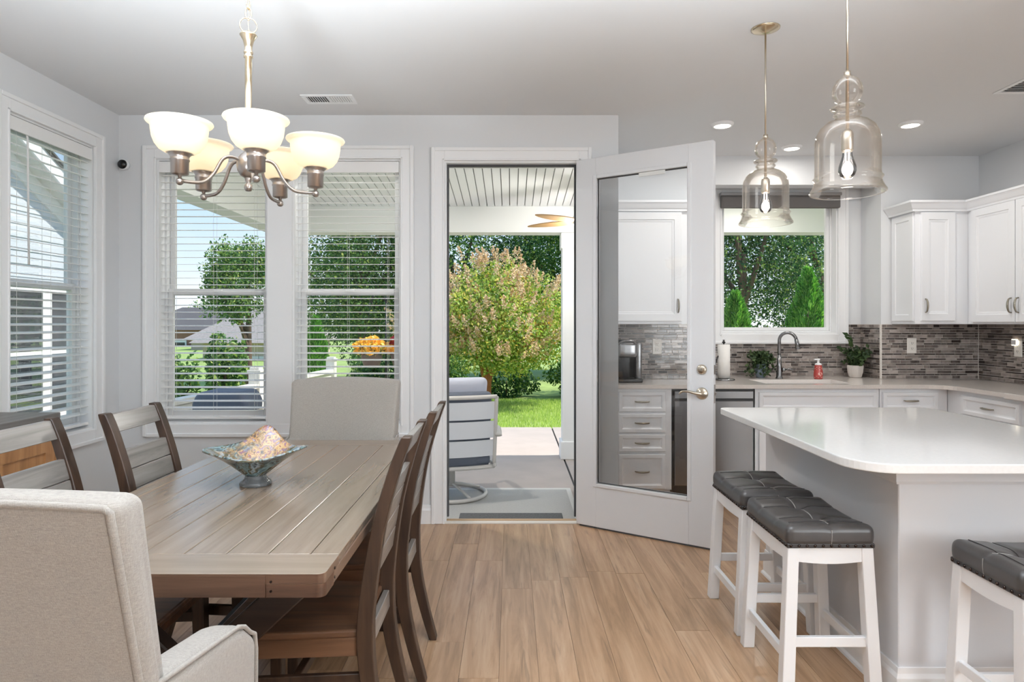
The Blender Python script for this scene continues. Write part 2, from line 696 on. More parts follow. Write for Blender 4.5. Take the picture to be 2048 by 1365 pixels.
M_concrete = mat('concrete', (178, 166, 158), 0.9, bump=0.3, bscale=60, var=0.05, vscale=4)
M_rug = mat('outdoor_rug', (172, 170, 166), 0.95, bump=0.5, bscale=260, var=0.05, vscale=90)
M_rugline = mat('rug_border', (205, 203, 198), 0.95)
M_mat = mat('door_mat', (88, 88, 88), 0.95, bump=0.6, bscale=150, var=0.25, vscale=60)
M_porchwhite = mat('porch_white', (240, 240, 240), 0.5)
M_porchbeam = mat('porch_beam_white', (236, 236, 234), 0.55)
M_fanwood = mat('fan_blade_wood', (178, 140, 96), 0.5)
M_patio = mat('patio_chair_metal', (205, 200, 194), 0.45)
M_sling = mat('patio_sling_white', (222, 223, 226), 0.6)
M_cushion = mat('patio_cushion', (196, 198, 210), 0.9, bump=0.2, bscale=200)
M_charcoal = mat('patio_charcoal', (92, 98, 110), 0.7)
M_siding = mat('pale_blue_siding', (206, 212, 220), 0.6)
M_soffit = mat('soffit_vinyl', (224, 222, 214), 0.6)
M_shingle = mat('roof_shingle', (92, 88, 88), 0.9, bump=0.6, bscale=30, var=0.2, vscale=20)
M_shinglel = mat('roof_shingle_light', (150, 142, 138), 0.9, var=0.15, vscale=12)
M_tanwall = mat('tan_house_wall', (198, 182, 166), 0.8)
M_darkpane = mat('dark_house_window', (44, 48, 58), 0.12)
M_deck = mat('deck_rail_white', (224, 220, 212), 0.6)
M_deckfloor = mat('deck_board', (150, 138, 124), 0.8, var=0.12, vscale=8)
M_grill = mat('grill_cover', (84, 92, 112), 0.6, bump=0.2, bscale=30)
M_lawn = mat('lawn_soil', (146, 166, 92), 0.95, bump=0.5, bscale=80, var=0.2, vscale=3)
M_grass = leafy('grass_blade', [(0.0, (150, 178, 92)), (0.5, (184, 206, 118)), (1.0, (208, 222, 140))], 0.4)
M_bark = mat('bark', (104, 84, 70), 0.9, bump=0.6, bscale=40, var=0.15, vscale=14)
M_crapebark = mat('crape_bark', (172, 106, 66), 0.7, var=0.15, vscale=12)
M_lf_dark = leafy('dark_leaf', [(0.0, (38, 70, 46)), (0.4, (66, 104, 66)), (0.75, (104, 140, 84)), (0.93, (150, 172, 96)), (1.0, (196, 206, 120))])
M_lf_mid = leafy('mid_leaf', [(0.0, (54, 90, 52)), (0.45, (92, 132, 74)), (0.8, (138, 168, 94)), (0.95, (180, 196, 112)), (1.0, (214, 214, 130))])
M_lf_crape = leafy('crape_leaf', [(0.0, (104, 138, 66)), (0.4, (158, 186, 92)), (0.75, (204, 214, 122)), (0.93, (232, 220, 128)), (1.0, (224, 168, 84))])
M_lf_pink = leafy('crape_seed_head', [(0.0, (196, 164, 128)), (0.5, (224, 198, 162)), (1.0, (240, 220, 190))])
M_lf_conif = leafy('conifer_leaf', [(0.0, (58, 114, 46)), (0.5, (104, 166, 72)), (1.0, (164, 212, 104))])
M_lf_house = leafy('house_plant_leaf', [(0.0, (34, 52, 32)), (0.6, (58, 80, 46)), (1.0, (92, 112, 70))], 0.15)
M_petal = leafy('mum_petal', [(0.0, (242, 184, 84)), (0.5, (248, 212, 100)), (1.0, (252, 232, 140))], 0.3)
M_petal_red = leafy('red_petal', [(0.0, (140, 40, 52)), (1.0, (198, 78, 60))], 0.3)
M_ceramic = mat('white_ceramic', (216, 210, 204), 0.5)
M_bluepot = mat('blue_grey_pot', (120, 134, 146), 0.35)
M_soil = mat('potting_soil', (58, 46, 38), 0.95)
M_soap = mat('red_soap', (176, 72, 66), 0.2, coat=0.4)
M_soaplabel = mat('soap_label', (226, 178, 166), 0.5)
M_paper = mat('paper_towel', (240, 238, 234), 0.95, bump=0.3, bscale=120)
M_plate = mat('outlet_plate', (238, 235, 229), 0.4)
M_shade = mat('roller_shade_fabric', (104, 101, 99), 0.9, bump=0.3, bscale=300)
M_shadebox = mat('roller_shade_cassette', (150, 150, 151), 0.6)
M_lamp = emit('downlight_lens', (255, 244, 228), 6.0)
M_fil = emit('bulb_filament', (255, 240, 225), 5.0)
M_night = emit('night_light_lens', (255, 246, 226), 2.0)
M_lampblack = mat('lens_black', (12, 12, 14), 0.15)
M_red = mat('red_brick_house', (150, 110, 96), 0.9)

# linen: slubby threads running both ways
m = bpy.data.materials.new('linen_upholstery')
N, L, b = nodes_of(m)
tc = N.new('ShaderNodeTexCoord')
fac = []
for sc in ((1100, 1100, 110), (130, 130, 1000)):
    mp = N.new('ShaderNodeMapping'); mp.inputs['Scale'].default_value = sc
    nz = N.new('ShaderNodeTexNoise'); nz.inputs['Scale'].default_value = 1.0; nz.inputs['Detail'].default_value = 2
    L.new(tc.outputs['Object'], mp.inputs[0]); L.new(mp.outputs[0], nz.inputs['Vector'])
    fac.append(nz)
ad = N.new('ShaderNodeMath'); ad.operation = 'ADD'
L.new(fac[0].outputs['Fac'], ad.inputs[0]); L.new(fac[1].outputs['Fac'], ad.inputs[1])
mr = N.new('ShaderNodeMapRange'); mr.inputs['From Min'].default_value = .7; mr.inputs['From Max'].default_value = 1.3
mr.inputs['To Min'].default_value = .80; mr.inputs['To Max'].default_value = 1.18
L.new(ad.outputs[0], mr.inputs['Value'])
hs = N.new('ShaderNodeHueSaturation'); hs.inputs['Color'].default_value = lin(157, 151, 144)
L.new(mr.outputs[0], hs.inputs['Value']); L.new(hs.outputs[0], b.inputs['Base Color'])
bp = N.new('ShaderNodeBump'); bp.inputs['Strength'].default_value = .5; bp.inputs['Distance'].default_value = .0012
L.new(ad.outputs[0], bp.inputs['Height']); L.new(bp.outputs[0], b.inputs['Normal'])
b.inputs['Roughness'].default_value = .95
b.inputs['Sheen Weight'].default_value = .2
M_linen = m

# chandelier shade: milky glass lit by the bulb inside
m = bpy.data.materials.new('frosted_shade_glass')
N, L, b = nodes_of(m)
b.inputs['Base Color'].default_value = lin(250, 244, 233)
b.inputs['Roughness'].default_value = 0.35
t = N.new('ShaderNodeBsdfTranslucent')
t.inputs[0].default_value = lin(255, 247, 232)
mx = N.new('ShaderNodeMixShader')
mx.inputs[0].default_value = 0.55
L.new(b.outputs[0], mx.inputs[1]); L.new(t.outputs[0], mx.inputs[2])
L.new(mx.outputs[0], N['Material Output'].inputs[0])
M_frost = m

# glass mosaic: each tile its own tone, streaked along its length
m = bpy.data.materials.new('mosaic_glass_tile')
N, L, b = nodes_of(m)
oi = N.new('ShaderNodeObjectInfo'); tc = N.new('ShaderNodeTexCoord')
cb = N.new('ShaderNodeVectorMath'); cb.operation = 'MULTIPLY_ADD'
cb.inputs[1].default_value = (1.1, 0.3, 0.3)
ml = N.new('ShaderNodeMath'); ml.operation = 'MULTIPLY'; ml.inputs[1].default_value = 91.0
L.new(oi.outputs['Random'], ml.inputs[0])
L.new(tc.outputs['Generated'], cb.inputs[0]); L.new(ml.outputs[0], cb.inputs[2])
nz = N.new('ShaderNodeTexNoise'); nz.inputs['Scale'].default_value = 1.6; nz.inputs['Detail'].default_value = 3
L.new(cb.outputs[0], nz.inputs['Vector'])
sm = N.new('ShaderNodeMath'); sm.operation = 'MULTIPLY_ADD'; sm.inputs[1].default_value = 0.85
L.new(nz.outputs['Fac'], sm.inputs[0])
ms = N.new('ShaderNodeMath'); ms.operation = 'MULTIPLY_ADD'; ms.inputs[1].default_value = 0.55; ms.inputs[2].default_value = -0.2
L.new(oi.outputs['Random'], ms.inputs[0]); L.new(ms.outputs[0], sm.inputs[2])
rp = ramp(N, [(0.1, (70, 62, 58)), (0.35, (112, 103, 98)), (0.6, (148, 138, 132)), (0.85, (178, 168, 162))])
L.new(sm.outputs[0], rp.inputs[0]); L.new(rp.outputs[0], b.inputs['Base Color'])
b.inputs['Roughness'].default_value = 0.12
M_tile = m
M_tiledark = mat('mosaic_dark_tile', (62, 54, 51), 0.14)

# art glass: swirls of teal, amber, violet
m = bpy.data.materials.new('art_glass')
N, L, b = nodes_of(m)
tc = N.new('ShaderNodeTexCoord')
n1 = N.new('ShaderNodeTexNoise'); n1.inputs['Scale'].default_value = 13; n1.inputs['Detail'].default_value = 9; n1.inputs['Distortion'].default_value = 1.6
L.new(tc.outputs['Object'], n1.inputs['Vector'])
r1 = ramp(N, [(0.28, (34, 40, 44)), (0.38, (70, 92, 98)), (0.45, (132, 158, 162)), (0.5, (66, 74, 60)), (0.55, (104, 92, 66)), (0.6, (164, 182, 190)), (0.67, (46, 48, 46)), (0.78, (132, 80, 50))])
L.new(n1.outputs['Fac'], r1.inputs[0])
n2 = N.new('ShaderNodeTexNoise'); n2.inputs['Scale'].default_value = 42; n2.inputs['Detail'].default_value = 8; n2.inputs['Distortion'].default_value = 1.0
L.new(tc.outputs['Object'], n2.inputs['Vector'])
r2 = ramp(N, [(0.3, (52, 54, 58)), (0.4, (104, 86, 74)), (0.46, (176, 132, 84)), (0.51, (206, 178, 130)), (0.55, (150, 96, 78)), (0.6, (128, 104, 134)), (0.66, (186, 190, 192)), (0.75, (120, 92, 62))])
L.new(n2.outputs['Fac'], r2.inputs[0])
sp = N.new('ShaderNodeSeparateXYZ'); L.new(tc.outputs['Object'], sp.inputs[0])
# the amber and violet streak runs over the middle of the bowl
ax = N.new('ShaderNodeMath'); ax.operation = 'ABSOLUTE'; L.new(sp.outputs['X'], ax.inputs[0])
a2 = N.new('ShaderNodeMath'); a2.operation = 'MULTIPLY_ADD'; a2.inputs[1].default_value = -3.2; a2.inputs[2].default_value = 0.36
L.new(ax.outputs[0], a2.inputs[0])
a3 = N.new('ShaderNodeMath'); a3.operation = 'ADD'; L.new(a2.outputs[0], a3.inputs[0])
n3 = N.new('ShaderNodeTexNoise'); n3.inputs['Scale'].default_value = 26; n3.inputs['Detail'].default_value = 6
L.new(tc.outputs['Object'], n3.inputs['Vector'])
L.new(n3.outputs['Fac'], a3.inputs[1])
a4 = N.new('ShaderNodeMapRange'); a4.inputs['From Min'].default_value = 0.45; a4.inputs['From Max'].default_value = 0.75
L.new(a3.outputs[0], a4.inputs['Value'])
mxr = N.new('ShaderNodeMixRGB')
a5 = N.new('ShaderNodeMapRange'); a5.inputs['From Min'].default_value = -.035; a5.inputs['From Max'].default_value = .0
L.new(sp.outputs['Y'], a5.inputs['Value'])
a6 = N.new('ShaderNodeMath'); a6.operation = 'MULTIPLY'; L.new(a4.outputs[0], a6.inputs[0]); L.new(a5.outputs[0], a6.inputs[1])
L.new(a6.outputs[0], mxr.inputs[0]); L.new(r1.outputs[0], mxr.inputs[1]); L.new(r2.outputs[0], mxr.inputs[2])
L.new(mxr.outputs[0], b.inputs['Base Color'])
b.inputs['Roughness'].default_value = 0.08
b.inputs['Coat Weight'].default_value = 0.6
b.inputs['Coat Roughness'].default_value = 0.03
M_art = m

# ================================================================ the room
XL, XR = -2.63, 3.90          # side walls
YN, YK, YW = 4.36, 5.42, 5.73  # nook wall, kitchen wall, window recess
YREAR = -4.2
ZC = 2.74
XE = 0.72                     # end of the nook wall
RX0, RX1 = 1.635, 3.085       # window recess
ZT = 0.88                     # worktop height

# floor: dark sub-floor with separate planks on it
fl = struct('floor', MB().box(XL - .16, XR + .16, YREAR, YN, -.09, -.0035).box(XE - .14, XR + .16, YN, YW + .16, -.09, -.0035), mat('plank_joint', (96, 72, 52), 0.7),
            'light brown wood plank floor under the dining table and stools', 'floor')
rnd = random.Random(3)
PW = 0.152
x = XL
while x < XR - 0.01:
    x1 = min(x + PW, XR)
    ymax = YN if x1 < XE - .1 else YK
    y = 1.1 - rnd.random() * 1.2
    while y < ymax - 0.02:
        y1 = min(y + 1.22, ymax)
        if y1 > 1.15:
            mb = MB().box(x + .0007, x1 - .0007, max(y, 1.1) + .0007, y1 - .0007, -.004, rnd.choice((-.0002, 0, .0003)))
            mb.build('plank', M_plank, fl, recalc=False)
        y = y1
    x = x1
MB().box(XL, XR, YREAR, 1.1, -.004, 0).build('rear_floor_boards', M_plank, fl, kind='stuff')

struct('ceiling', MB().box(XL - .16, XR + .16, YREAR - .1, YN + .16, ZC, ZC + .08).box(XE - .14, XR + .16, YN + .16, YW + .16, ZC, ZC + .08), M_ceil, 'flat white painted ceiling over nook and kitchen', 'ceiling')


def wall_with_holes(x0, x1, z0, z1, y0, y1, holes, mb=None):
    """wall lying along X; holes = [(xa, xb, za, zb)] sorted by x"""
    mb = mb or MB()
    cx = x0
    for xa, xb, za, zb in holes:
        mb.box(cx, xa, y0, y1, z0, z1)
        if za > z0: mb.box(xa, xb, y0, y1, z0, za)
        if zb < z1: mb.box(xa, xb, y0, y1, zb, z1)
        cx = xb
    mb.box(cx, x1, y0, y1, z0, z1)
    return mb


W1 = (-2.374, -1.633, .67, 2.445)
W2 = (-1.465, -.738, .67, 2.445)
DR = (-.446, .453, 0.0, 2.433)
struct('wall_back', wall_with_holes(XL - .14, XE, 0, ZC, YN, YN + .16, [W1, W2, DR]), M_wall,
       'pale grey nook wall around the twin windows and patio doorway', 'wall')
struct('wall_nook_end', MB().box(XE - .14, XE, YN + .16, YW + .16, 0, ZC), M_wall, 'short pale grey wall where the nook meets the kitchen', 'wall')
W3 = (3.39, 4.09, .68, 2.455)
mb = MB()
cy = YREAR
ya, yb, za, zb = W3
for s in ((YREAR, ya, 0, ZC), (ya, yb, 0, za), (ya, yb, zb, ZC), (yb, YN, 0, ZC)):
    mb.box(XL - .16, XL, s[0], s[1], s[2], s[3])
struct('wall_left', mb, M_wall, 'pale grey wall with the window beside the dining table', 'wall')
struct('wall_right', MB().box(XR, XR + .14, YREAR, YW + .16, 0, ZC), M_wall, 'grey kitchen wall behind the right-hand cabinets', 'wall')
struct('wall_rear', MB().box(XL - .16, XR + .14, YREAR - .12, YREAR, 0, ZC), M_wall, 'pale grey wall of the great room behind the viewer', 'wall')
WK = (1.85, 2.878, 1.25, 2.455)
mb = MB().box(XE, RX0, YK, YK + .14, 0, ZC).box(RX1, XR, YK, YK + .14, 0, ZC)
mb.box(RX0, RX1, YK, YK + .14, 2.50, ZC)
struct('wall_kitchen', mb, M_wall, 'grey kitchen wall either side of the window recess', 'wall')
mb = MB().box(RX0 - .1, RX0, YK + .14, YW + .14, 0, ZC).box(RX1, RX1 + .1, YK + .14, YW + .14, 0, ZC)
wall_with_holes(RX0, RX1, 0, ZC, YW, YW + .16, [WK], mb)
struct('wall_recess', mb, M_wall, 'white painted recess around the kitchen sink window', 'wall')


# ---------------------------------------------------------------- casings, windows
def casing(name, label, loc, rz, x0, x1, z0, z1, w=.085, extra=None, floor=False):
    """architrave in its own frame: wall face at y=0, room towards -y"""
    r = thing(name, label, 'trim', loc, kind='structure')
    r.rotation_euler = (0, 0, rz)
    P = [(x0, z0), (x0, z1), (x1, z1), (x1, z0)]

    def side(a0, a1, b0, b1, nm, vert):
        mb = MB().box(a0, a1, -.016, 0, b0, b1)
        mb.build(nm, M_trim, r, bevel=.003, seg=1, world=False)
    side(x0 - w, x0, z0 if floor else z0 - w, z1 + w, 'casing_board', 1)
    side(x1, x1 + w, z0 if floor else z0 - w, z1 + w, 'casing_board', 1)
    side(x0, x1, z1, z1 + w, 'casing_board', 0)
    if not floor:
        side(x0, x1, z0 - w, z0, 'casing_board', 0)
    mb = MB()
    e = .022
    zb = z0 if floor else z0 - w
    mb.box(x0 - w - .002, x0 - w + e, -.026, -.001, zb, z1 + w + .002)
    mb.box(x1 + w - e, x1 + w + .002, -.026, -.001, zb, z1 + w + .002)
    mb.box(x0 - w + e, x1 + w - e, -.026, -.001, z1 + w - e, z1 + w + .002)
    if not floor:
        mb.box(x0 - w + e, x1 + w - e, -.026, -.001, z0 - w - .002, z0 - w + e)
    i = .012
    mb.box(x0 - i, x0 + .001, -.021, -.001, z0 if floor else z0 - i, z1 + i)
    mb.box(x1 - .001, x1 + i, -.021, -.001, z0 if floor else z0 - i, z1 + i)
    mb.box(x0 - i, x1 + i, -.021, -.001, z1 - .001, z1 + i)
    mb.build('back_band', M_trim, r, bevel=.004, seg=2, world=False)
    if extra:
        extra(r)
    return r


def mull(r):
    MB().box(W1[1], W2[0], -.014, 0, W1[2], W1[3]).build('mullion_board', M_trim, r, world=False, bevel=.002, seg=1)


casing('trim_1', 'white casing around the pair of nook windows', (0, YN, 0), 0, W1[0], W2[1], W1[2], W1[3], extra=mull)
casing('trim_2', 'white casing around the patio doorway', (0, YN, 0), 0, DR[0], DR[1], DR[2], DR[3], floor=True)
casing('trim_3', 'white casing around the window on the left wall', (XL, (ya + yb) / 2, 0), PI / 2, -(yb - ya) / 2, (yb - ya) / 2, za, zb)
casing('trim_4', 'white casing around the kitchen sink window', (0, YW, 0), 0, WK[0], WK[1], WK[2], WK[3])


def window(name, label, loc, rz, w, z0, z1, depth=.09, fixed=False):
    r = thing(name, label, 'window', loc, kind='structure')
    r.rotation_euler = (0, 0, rz)
    h = w / 2
    t = .012
    mb = MB()
    for a0, a1, b0, b1 in ((-h, -h + t, z0, z1), (h - t, h, z0, z1), (-h + t, h - t, z1 - t, z1), (-h + t, h - t, z0, z0 + t)):
        mb.box(a0, a1, 0.001, .15, b0, b1)
    mb.build('jamb_liner', M_trim, r, world=False)

    def sash(nm, xa, xb, zc, zd, y0, y1, s, top, bot):
        mb = MB().box(xa, xa + s, y0, y1, zc, zd).box(xb - s, xb, y0, y1, zc, zd)
        mb.box(xa + s, xb - s, y0, y1, zd - top, zd).box(xa + s, xb - s, y0, y1, zc, zc + bot)
        so = mb.build(nm, M_vinyl, r, world=False, bevel=.003, seg=1)
        MB().box(xa + s - .004, xb - s + .004, (y0 + y1) / 2 - .002, (y0 + y1) / 2 + .002, zc + bot - .004, zd - top + .004).build('pane', M_glass, so, world=False)
        return so
    xa, xb = -h + t, h - t
    f = .016
    mb = MB()
    for a0, a1, b0, b1 in ((xa, xa + f, z0 + t, z1 - t), (xb - f, xb, z0 + t, z1 - t), (xa + f, xb - f, z1 - t - f, z1 - t), (xa + f, xb - f, z0 + t, z0 + t + f)):
        mb.box(a0, a1, depth - .012, .15, b0, b1)
    mb.build('window_frame', M_vinyl, r, world=False, bevel=.002, seg=1)
    xa, xb, zc, zd = xa + f, xb - f, z0 + t + f, z1 - t - f
    if fixed:
        sash('sash', xa, xb, zc, zd, depth, depth + .04, .03, .03, .03)
    else:
        zm = (z0 + z1) / 2
        sash('lower_sash', xa, xb, zc, zm + .022, depth, depth + .026, .034, .04, .05)
        sash('upper_sash', xa, xb, zm - .022, zd, depth + .028, depth + .054, .034, .034, .044)
        MB().box(-.03, .03, depth - .018, depth, zm + .004, zm + .018).build('sash_lock', M_vinyl, r, world=False, bevel=.003)
    return r


def blind(label, loc, rz, w, z0, z1, wand=None, tilt=5.0):
    r = thing('window_blind', label, 'blind', loc, 'open white slat blinds')
    r.rotation_euler = (0, 0, rz)
    h = w / 2 - .006
    MB().box(-h - .004, h + .004, -.004, .006, z1 - .078, z1 - .004).build('valance', M_blind, r, world=False, bevel=.003)
    MB().box(-h, h, .012, .062, z1 - .05, z1 - .013).build('headrail', M_blind, r, world=False)
    me = MB().box(-h, h, -.0255, .0255, -.0016, .0016).mesh('blind_slat')
    me.materials.append(M_blind)
    z = z1 - .09
    k = 0
    while z > z0 + .05:
        o = bpy.data.objects.new('slat', me)
        C.objects.link(o); o.parent = r
        o.location = (0, .043, z)
        o.rotation_euler = (math.radians(tilt + rnd.uniform(-1.0, 1.0)), 0, 0)
        z -= .0462
        k += 1
    MB().box(-h, h, .016, .07, z0 + .016, z0 + .034).build('bottom_rail', M_blind, r, world=False, bevel=.004)
    for xx in (-h * .78, 0.0, h * .78):
        mb = MB()
        for yy in (.0175, .0685):
            mb.box(xx - .0007, xx + .0007, yy - .0007, yy + .0007, z0 + .03, z1 - .05)
        mb.build('ladder_cord', M_cord, r, world=False)
    if wand is not None:
        MB().tube([(wand, .008, z1 - .07), (wand + .004, .006, z1 - .09), (wand + .003, -.002, z1 - .78)], .0055, 8).build('tilt_wand', M_blind, r, world=False)
    return r


for nm, W, lb in (('window_1', W1, 'left one of the pair of nook windows, double hung'), ('window_2', W2, 'right one of the nook windows, beside the patio doorway')):
    window(nm, lb, ((W[0] + W[1]) / 2, YN, 0), 0, W[1] - W[0], W[2], W[3])
window('window_3', 'double hung window on the left wall beside the sideboard', (XL, (ya + yb) / 2, 0), PI / 2, yb - ya, za, zb)
window('window_4', 'fixed single pane window over the kitchen sink', ((WK[0] + WK[1]) / 2, YW, 0), 0, WK[1] - WK[0], WK[2], WK[3], fixed=True)
blind('white slat blind in the nook window left of the white mullion', ((W1[0] + W1[1]) / 2, YN, 0), 0, W1[1] - W1[0] - .024, W1[2] + .012, W1[3] - .012)
blind('white slat blind in the nook window next to the patio doorway', ((W2[0] + W2[1]) / 2, YN, 0), 0, W2[1] - W2[0] - .024, W2[2] + .012, W2[3] - .012)
blind('white slat blind with a tilt wand in the side wall window', (XL, (ya + yb) / 2, 0), PI / 2, yb - ya - .024, za + .012, zb - .012, wand=-.2, tilt=11.5)

# roller shade at the sink window
r = thing('roller_shade', 'dark grey roller shade rolled up at top of the kitchen window', 'shade', (2.364, YW - .02, 0))
MB().box(1.83, 2.872, YW - .075, YW - .028, 2.35, 2.462).build('shade_fabric', M_shade, r, bevel=.012)
MB().box(1.825, 2.878, YW - .083, YW - .027, 2.458, 2.485).build('cassette', M_shadebox, r, bevel=.004)

# doorway: jambs, weatherstrip, threshold
r = thing('trim_5', 'white jambs with dark weatherstrip inside the patio doorway', 'door frame', (0, YN, 0), kind='structure')
t = .012
mb = MB().box(DR[0], DR[0] + t, YN + .001, YN + .16, 0, DR[3]).box(DR[1] - t, DR[1], YN + .001, YN + .16, 0, DR[3])
mb.box(DR[0] + t, DR[1] - t, YN + .001, YN + .16, DR[3] - t, DR[3])
mb.build('jamb', M_trim, r)
mb = MB().box(DR[0] + t, DR[0] + t + .012, YN + .05, YN + .075, .03, DR[3] - t).box(DR[1] - t - .012, DR[1] - t, YN + .05, YN + .075, .03, DR[3] - t)
mb.box(DR[0] + t + .012, DR[1] - t - .012, YN + .05, YN + .075, DR[3] - t - .014, DR[3] - t)
mb.build('weatherstrip', M_darkgap, r)
MB().prism([(YN - .012, -.03), (YN - .012, .010), (YN + .05, .014), (YN + .17, -.022), (YN + .17, -.06)], DR[0] - .01, DR[1] + .01, 'X').build('threshold', mat('threshold_metal', (214, 210, 202), 0.4), r, bevel=.006)
MB().box(DR[0], DR[1], YN + .02, YN + .05, .008, .018).build('threshold_strip', mat('threshold_wood', (176, 146, 112), 0.5), r, bevel=.002)

# baseboards
bb = [(0, 0), (.014, 0), (.014, .09), (.008, .105), (.006, .125), (0, .125)]
struct('baseboard_back', MB().sweep([(XL, YN), (DR[0] - .085, YN)], bb), M_trim, 'white baseboard under the nook windows', 'baseboard')
struct('baseboard_left', MB().sweep([(XL, YREAR), (XL, YN)], bb), M_trim, 'white baseboard along the left wall', 'baseboard')
struct('baseboard_end', MB().sweep([(DR[1] + .085, YN), (XE, YN), (XE, YK - .62)], bb), M_trim, 'short white baseboard behind the open patio door', 'baseboard')

# ---------------------------------------------------------------- the open door
dr = thing('door_1', 'open white patio door with a full length glass pane and lever handle', 'door', (DR[1] - .002, YN - .012, 0), kind='structure')
dr.rotation_euler = (0, 0, math.radians(-33.2))
DL, DT = .905, .045
y0, y1 = -.03, .015
zb_, zt_ = .012, 2.425
s0, s1, g0, g1 = .142, .755, .292, 2.295
MB().box(0, s0, y0, y1, zb_, zt_).build('hinge_stile', M_door, dr, world=False, bevel=.002, seg=1)
MB().box(s1, DL, y0, y1, zb_, zt_).build('lock_stile', M_door, dr, world=False, bevel=.002, seg=1)
MB().box(s0, s1, y0, y1, g1, zt_).build('top_rail', M_door, dr, world=False, bevel=.0005, seg=1)
MB().box(s0, s1, y0, y1, zb_, g0).build('bottom_rail', M_door, dr, world=False, bevel=.0005, seg=1)
mb = MB()
for yy in (y0 - .008, y1 - .006):
    for a0, a1, b0, b1 in ((s0 - .018, s0 + .006, g0 - .018, g1 + .018), (s1 - .006, s1 + .018, g0 - .018, g1 + .018), (s0 + .006, s1 - .006, g1 - .006, g1 + .018), (s0 + .006, s1 - .006, g0 - .018, g0 + .006)):
        mb.box(a0, a1, yy, yy + .014, b0, b1)
mb.build('glazing_bead', M_door, dr, world=False, bevel=.004)
MB().box(s0, s1, -.0105, -.0045, g0, g1).build('pane', M_doorglass, dr, world=False)
mb = MB()
for a0, a1, b0, b1 in ((s0 + .006, s0 + .010, g0 + .006, g1 - .006), (s1 - .010, s1 - .006, g0 + .006, g1 - .006), (s0 + .01, s1 - .01, g1 - .010, g1 - .006), (s0 + .01, s1 - .01, g0 + .006, g0 + .01)):
    mb.box(a0, a1, -.0125, -.0025, b0, b1)
mb.build('pane_seal', M_darkgap, dr, world=False)
lx, lz = .838, .925
lev = MB().lathe([(.036, -y0), (.036, -y0 + .004), (.030, -y0 + .010), (.014, -y0 + .013), (.012, -y0 + .045), (0.0001, -y0 + .048)], 28, (lx, 0, lz), axis='Y').build('lever_handle', M_nickel, dr, world=False)
pts = spline([(lx, y0 - .038, lz), (lx - .03, y0 - .044, lz + .004), (lx - .07, y0 - .044, lz + .012), (lx - .105, y0 - .043, lz + .010), (lx - .125, y0 - .043, lz - .004)], 5)
MB().tube(pts, [.010 - .005 * i / (len(pts) - 1) for i in range(len(pts))], 10).build('lever', M_nickel, lev, world=False)
db = MB().lathe([(.030, -y0), (.030, -y0 + .006), (.024, -y0 + .014), (.02, -y0 + .016), (0.0001, -y0 + .016)], 28, (lx, 0, 1.068), axis='Y').build('deadbolt', M_nickel, dr, world=False)
MB().box(lx - .003, lx + .003, y0 - .019, y0 - .012, 1.06, 1.076).build('key_slot', M_nickel_d, db, world=False)
MB().lathe([(.036, y1), (.036, y1 + .004), (.014, y1 + .013), (.012, y1 + .05), (0.0001, y1 + .052)][::-1], 24, (lx, 0, lz), axis='Y').build('outer_rose', M_nickel, dr, world=False)
MB().box(DL, DL + .002, -.02, .005, lz - .055, lz + .055).build('latch_plate', M_nickel_d, dr, world=False, bevel=.0008, seg=1)
MB().box(DL, DL + .002, -.02, .005, 1.04, 1.096).build('deadbolt_plate', M_nickel_d, dr, world=False, bevel=.0008, seg=1)
MB().box(DL, DL + .010, -.013, -.002, lz - .008, lz + .008).build('latch', M_nickel_d, dr, world=False)
for z in (.25, 1.2, 2.2):
    MB().lathe([(.006, z - .05), (.006, z + .05)], 10, (-.004, .018, 0)).build('hinge', M_nickel_d, dr, world=False)
MB().box(.02, DL - .01, y0 + .005, y1 - .005, .002, .012).build('door_sweep', M_darkgap, dr, world=False)
MB().box(s0 + .3, s0 + .47, y0 - .006, y0 - .001, 2.262, 2.286).build('pane_sticker', mat('clear_film', (226, 228, 226), 0.3), dr, world=False)

# ================================================================ things on walls and ceiling
r = thing('security_camera', 'small round security camera, black face in a white ring, on nook wall', 'camera', (-2.585, YN, 2.402))
MB().lathe([(.03, .0), (.032, .008), (.036, .02), (.036, .03), (.032, .036)], 28, (-2.585, YN, 2.402), axis='Y').build('housing', M_trim, r)
MB().lathe([(.031, .034), (.030, .042), (.022, .050), (0.0001, .054)], 28, (-2.585, YN, 2.402), axis='Y').build('lens_face', M_lampblack, r)


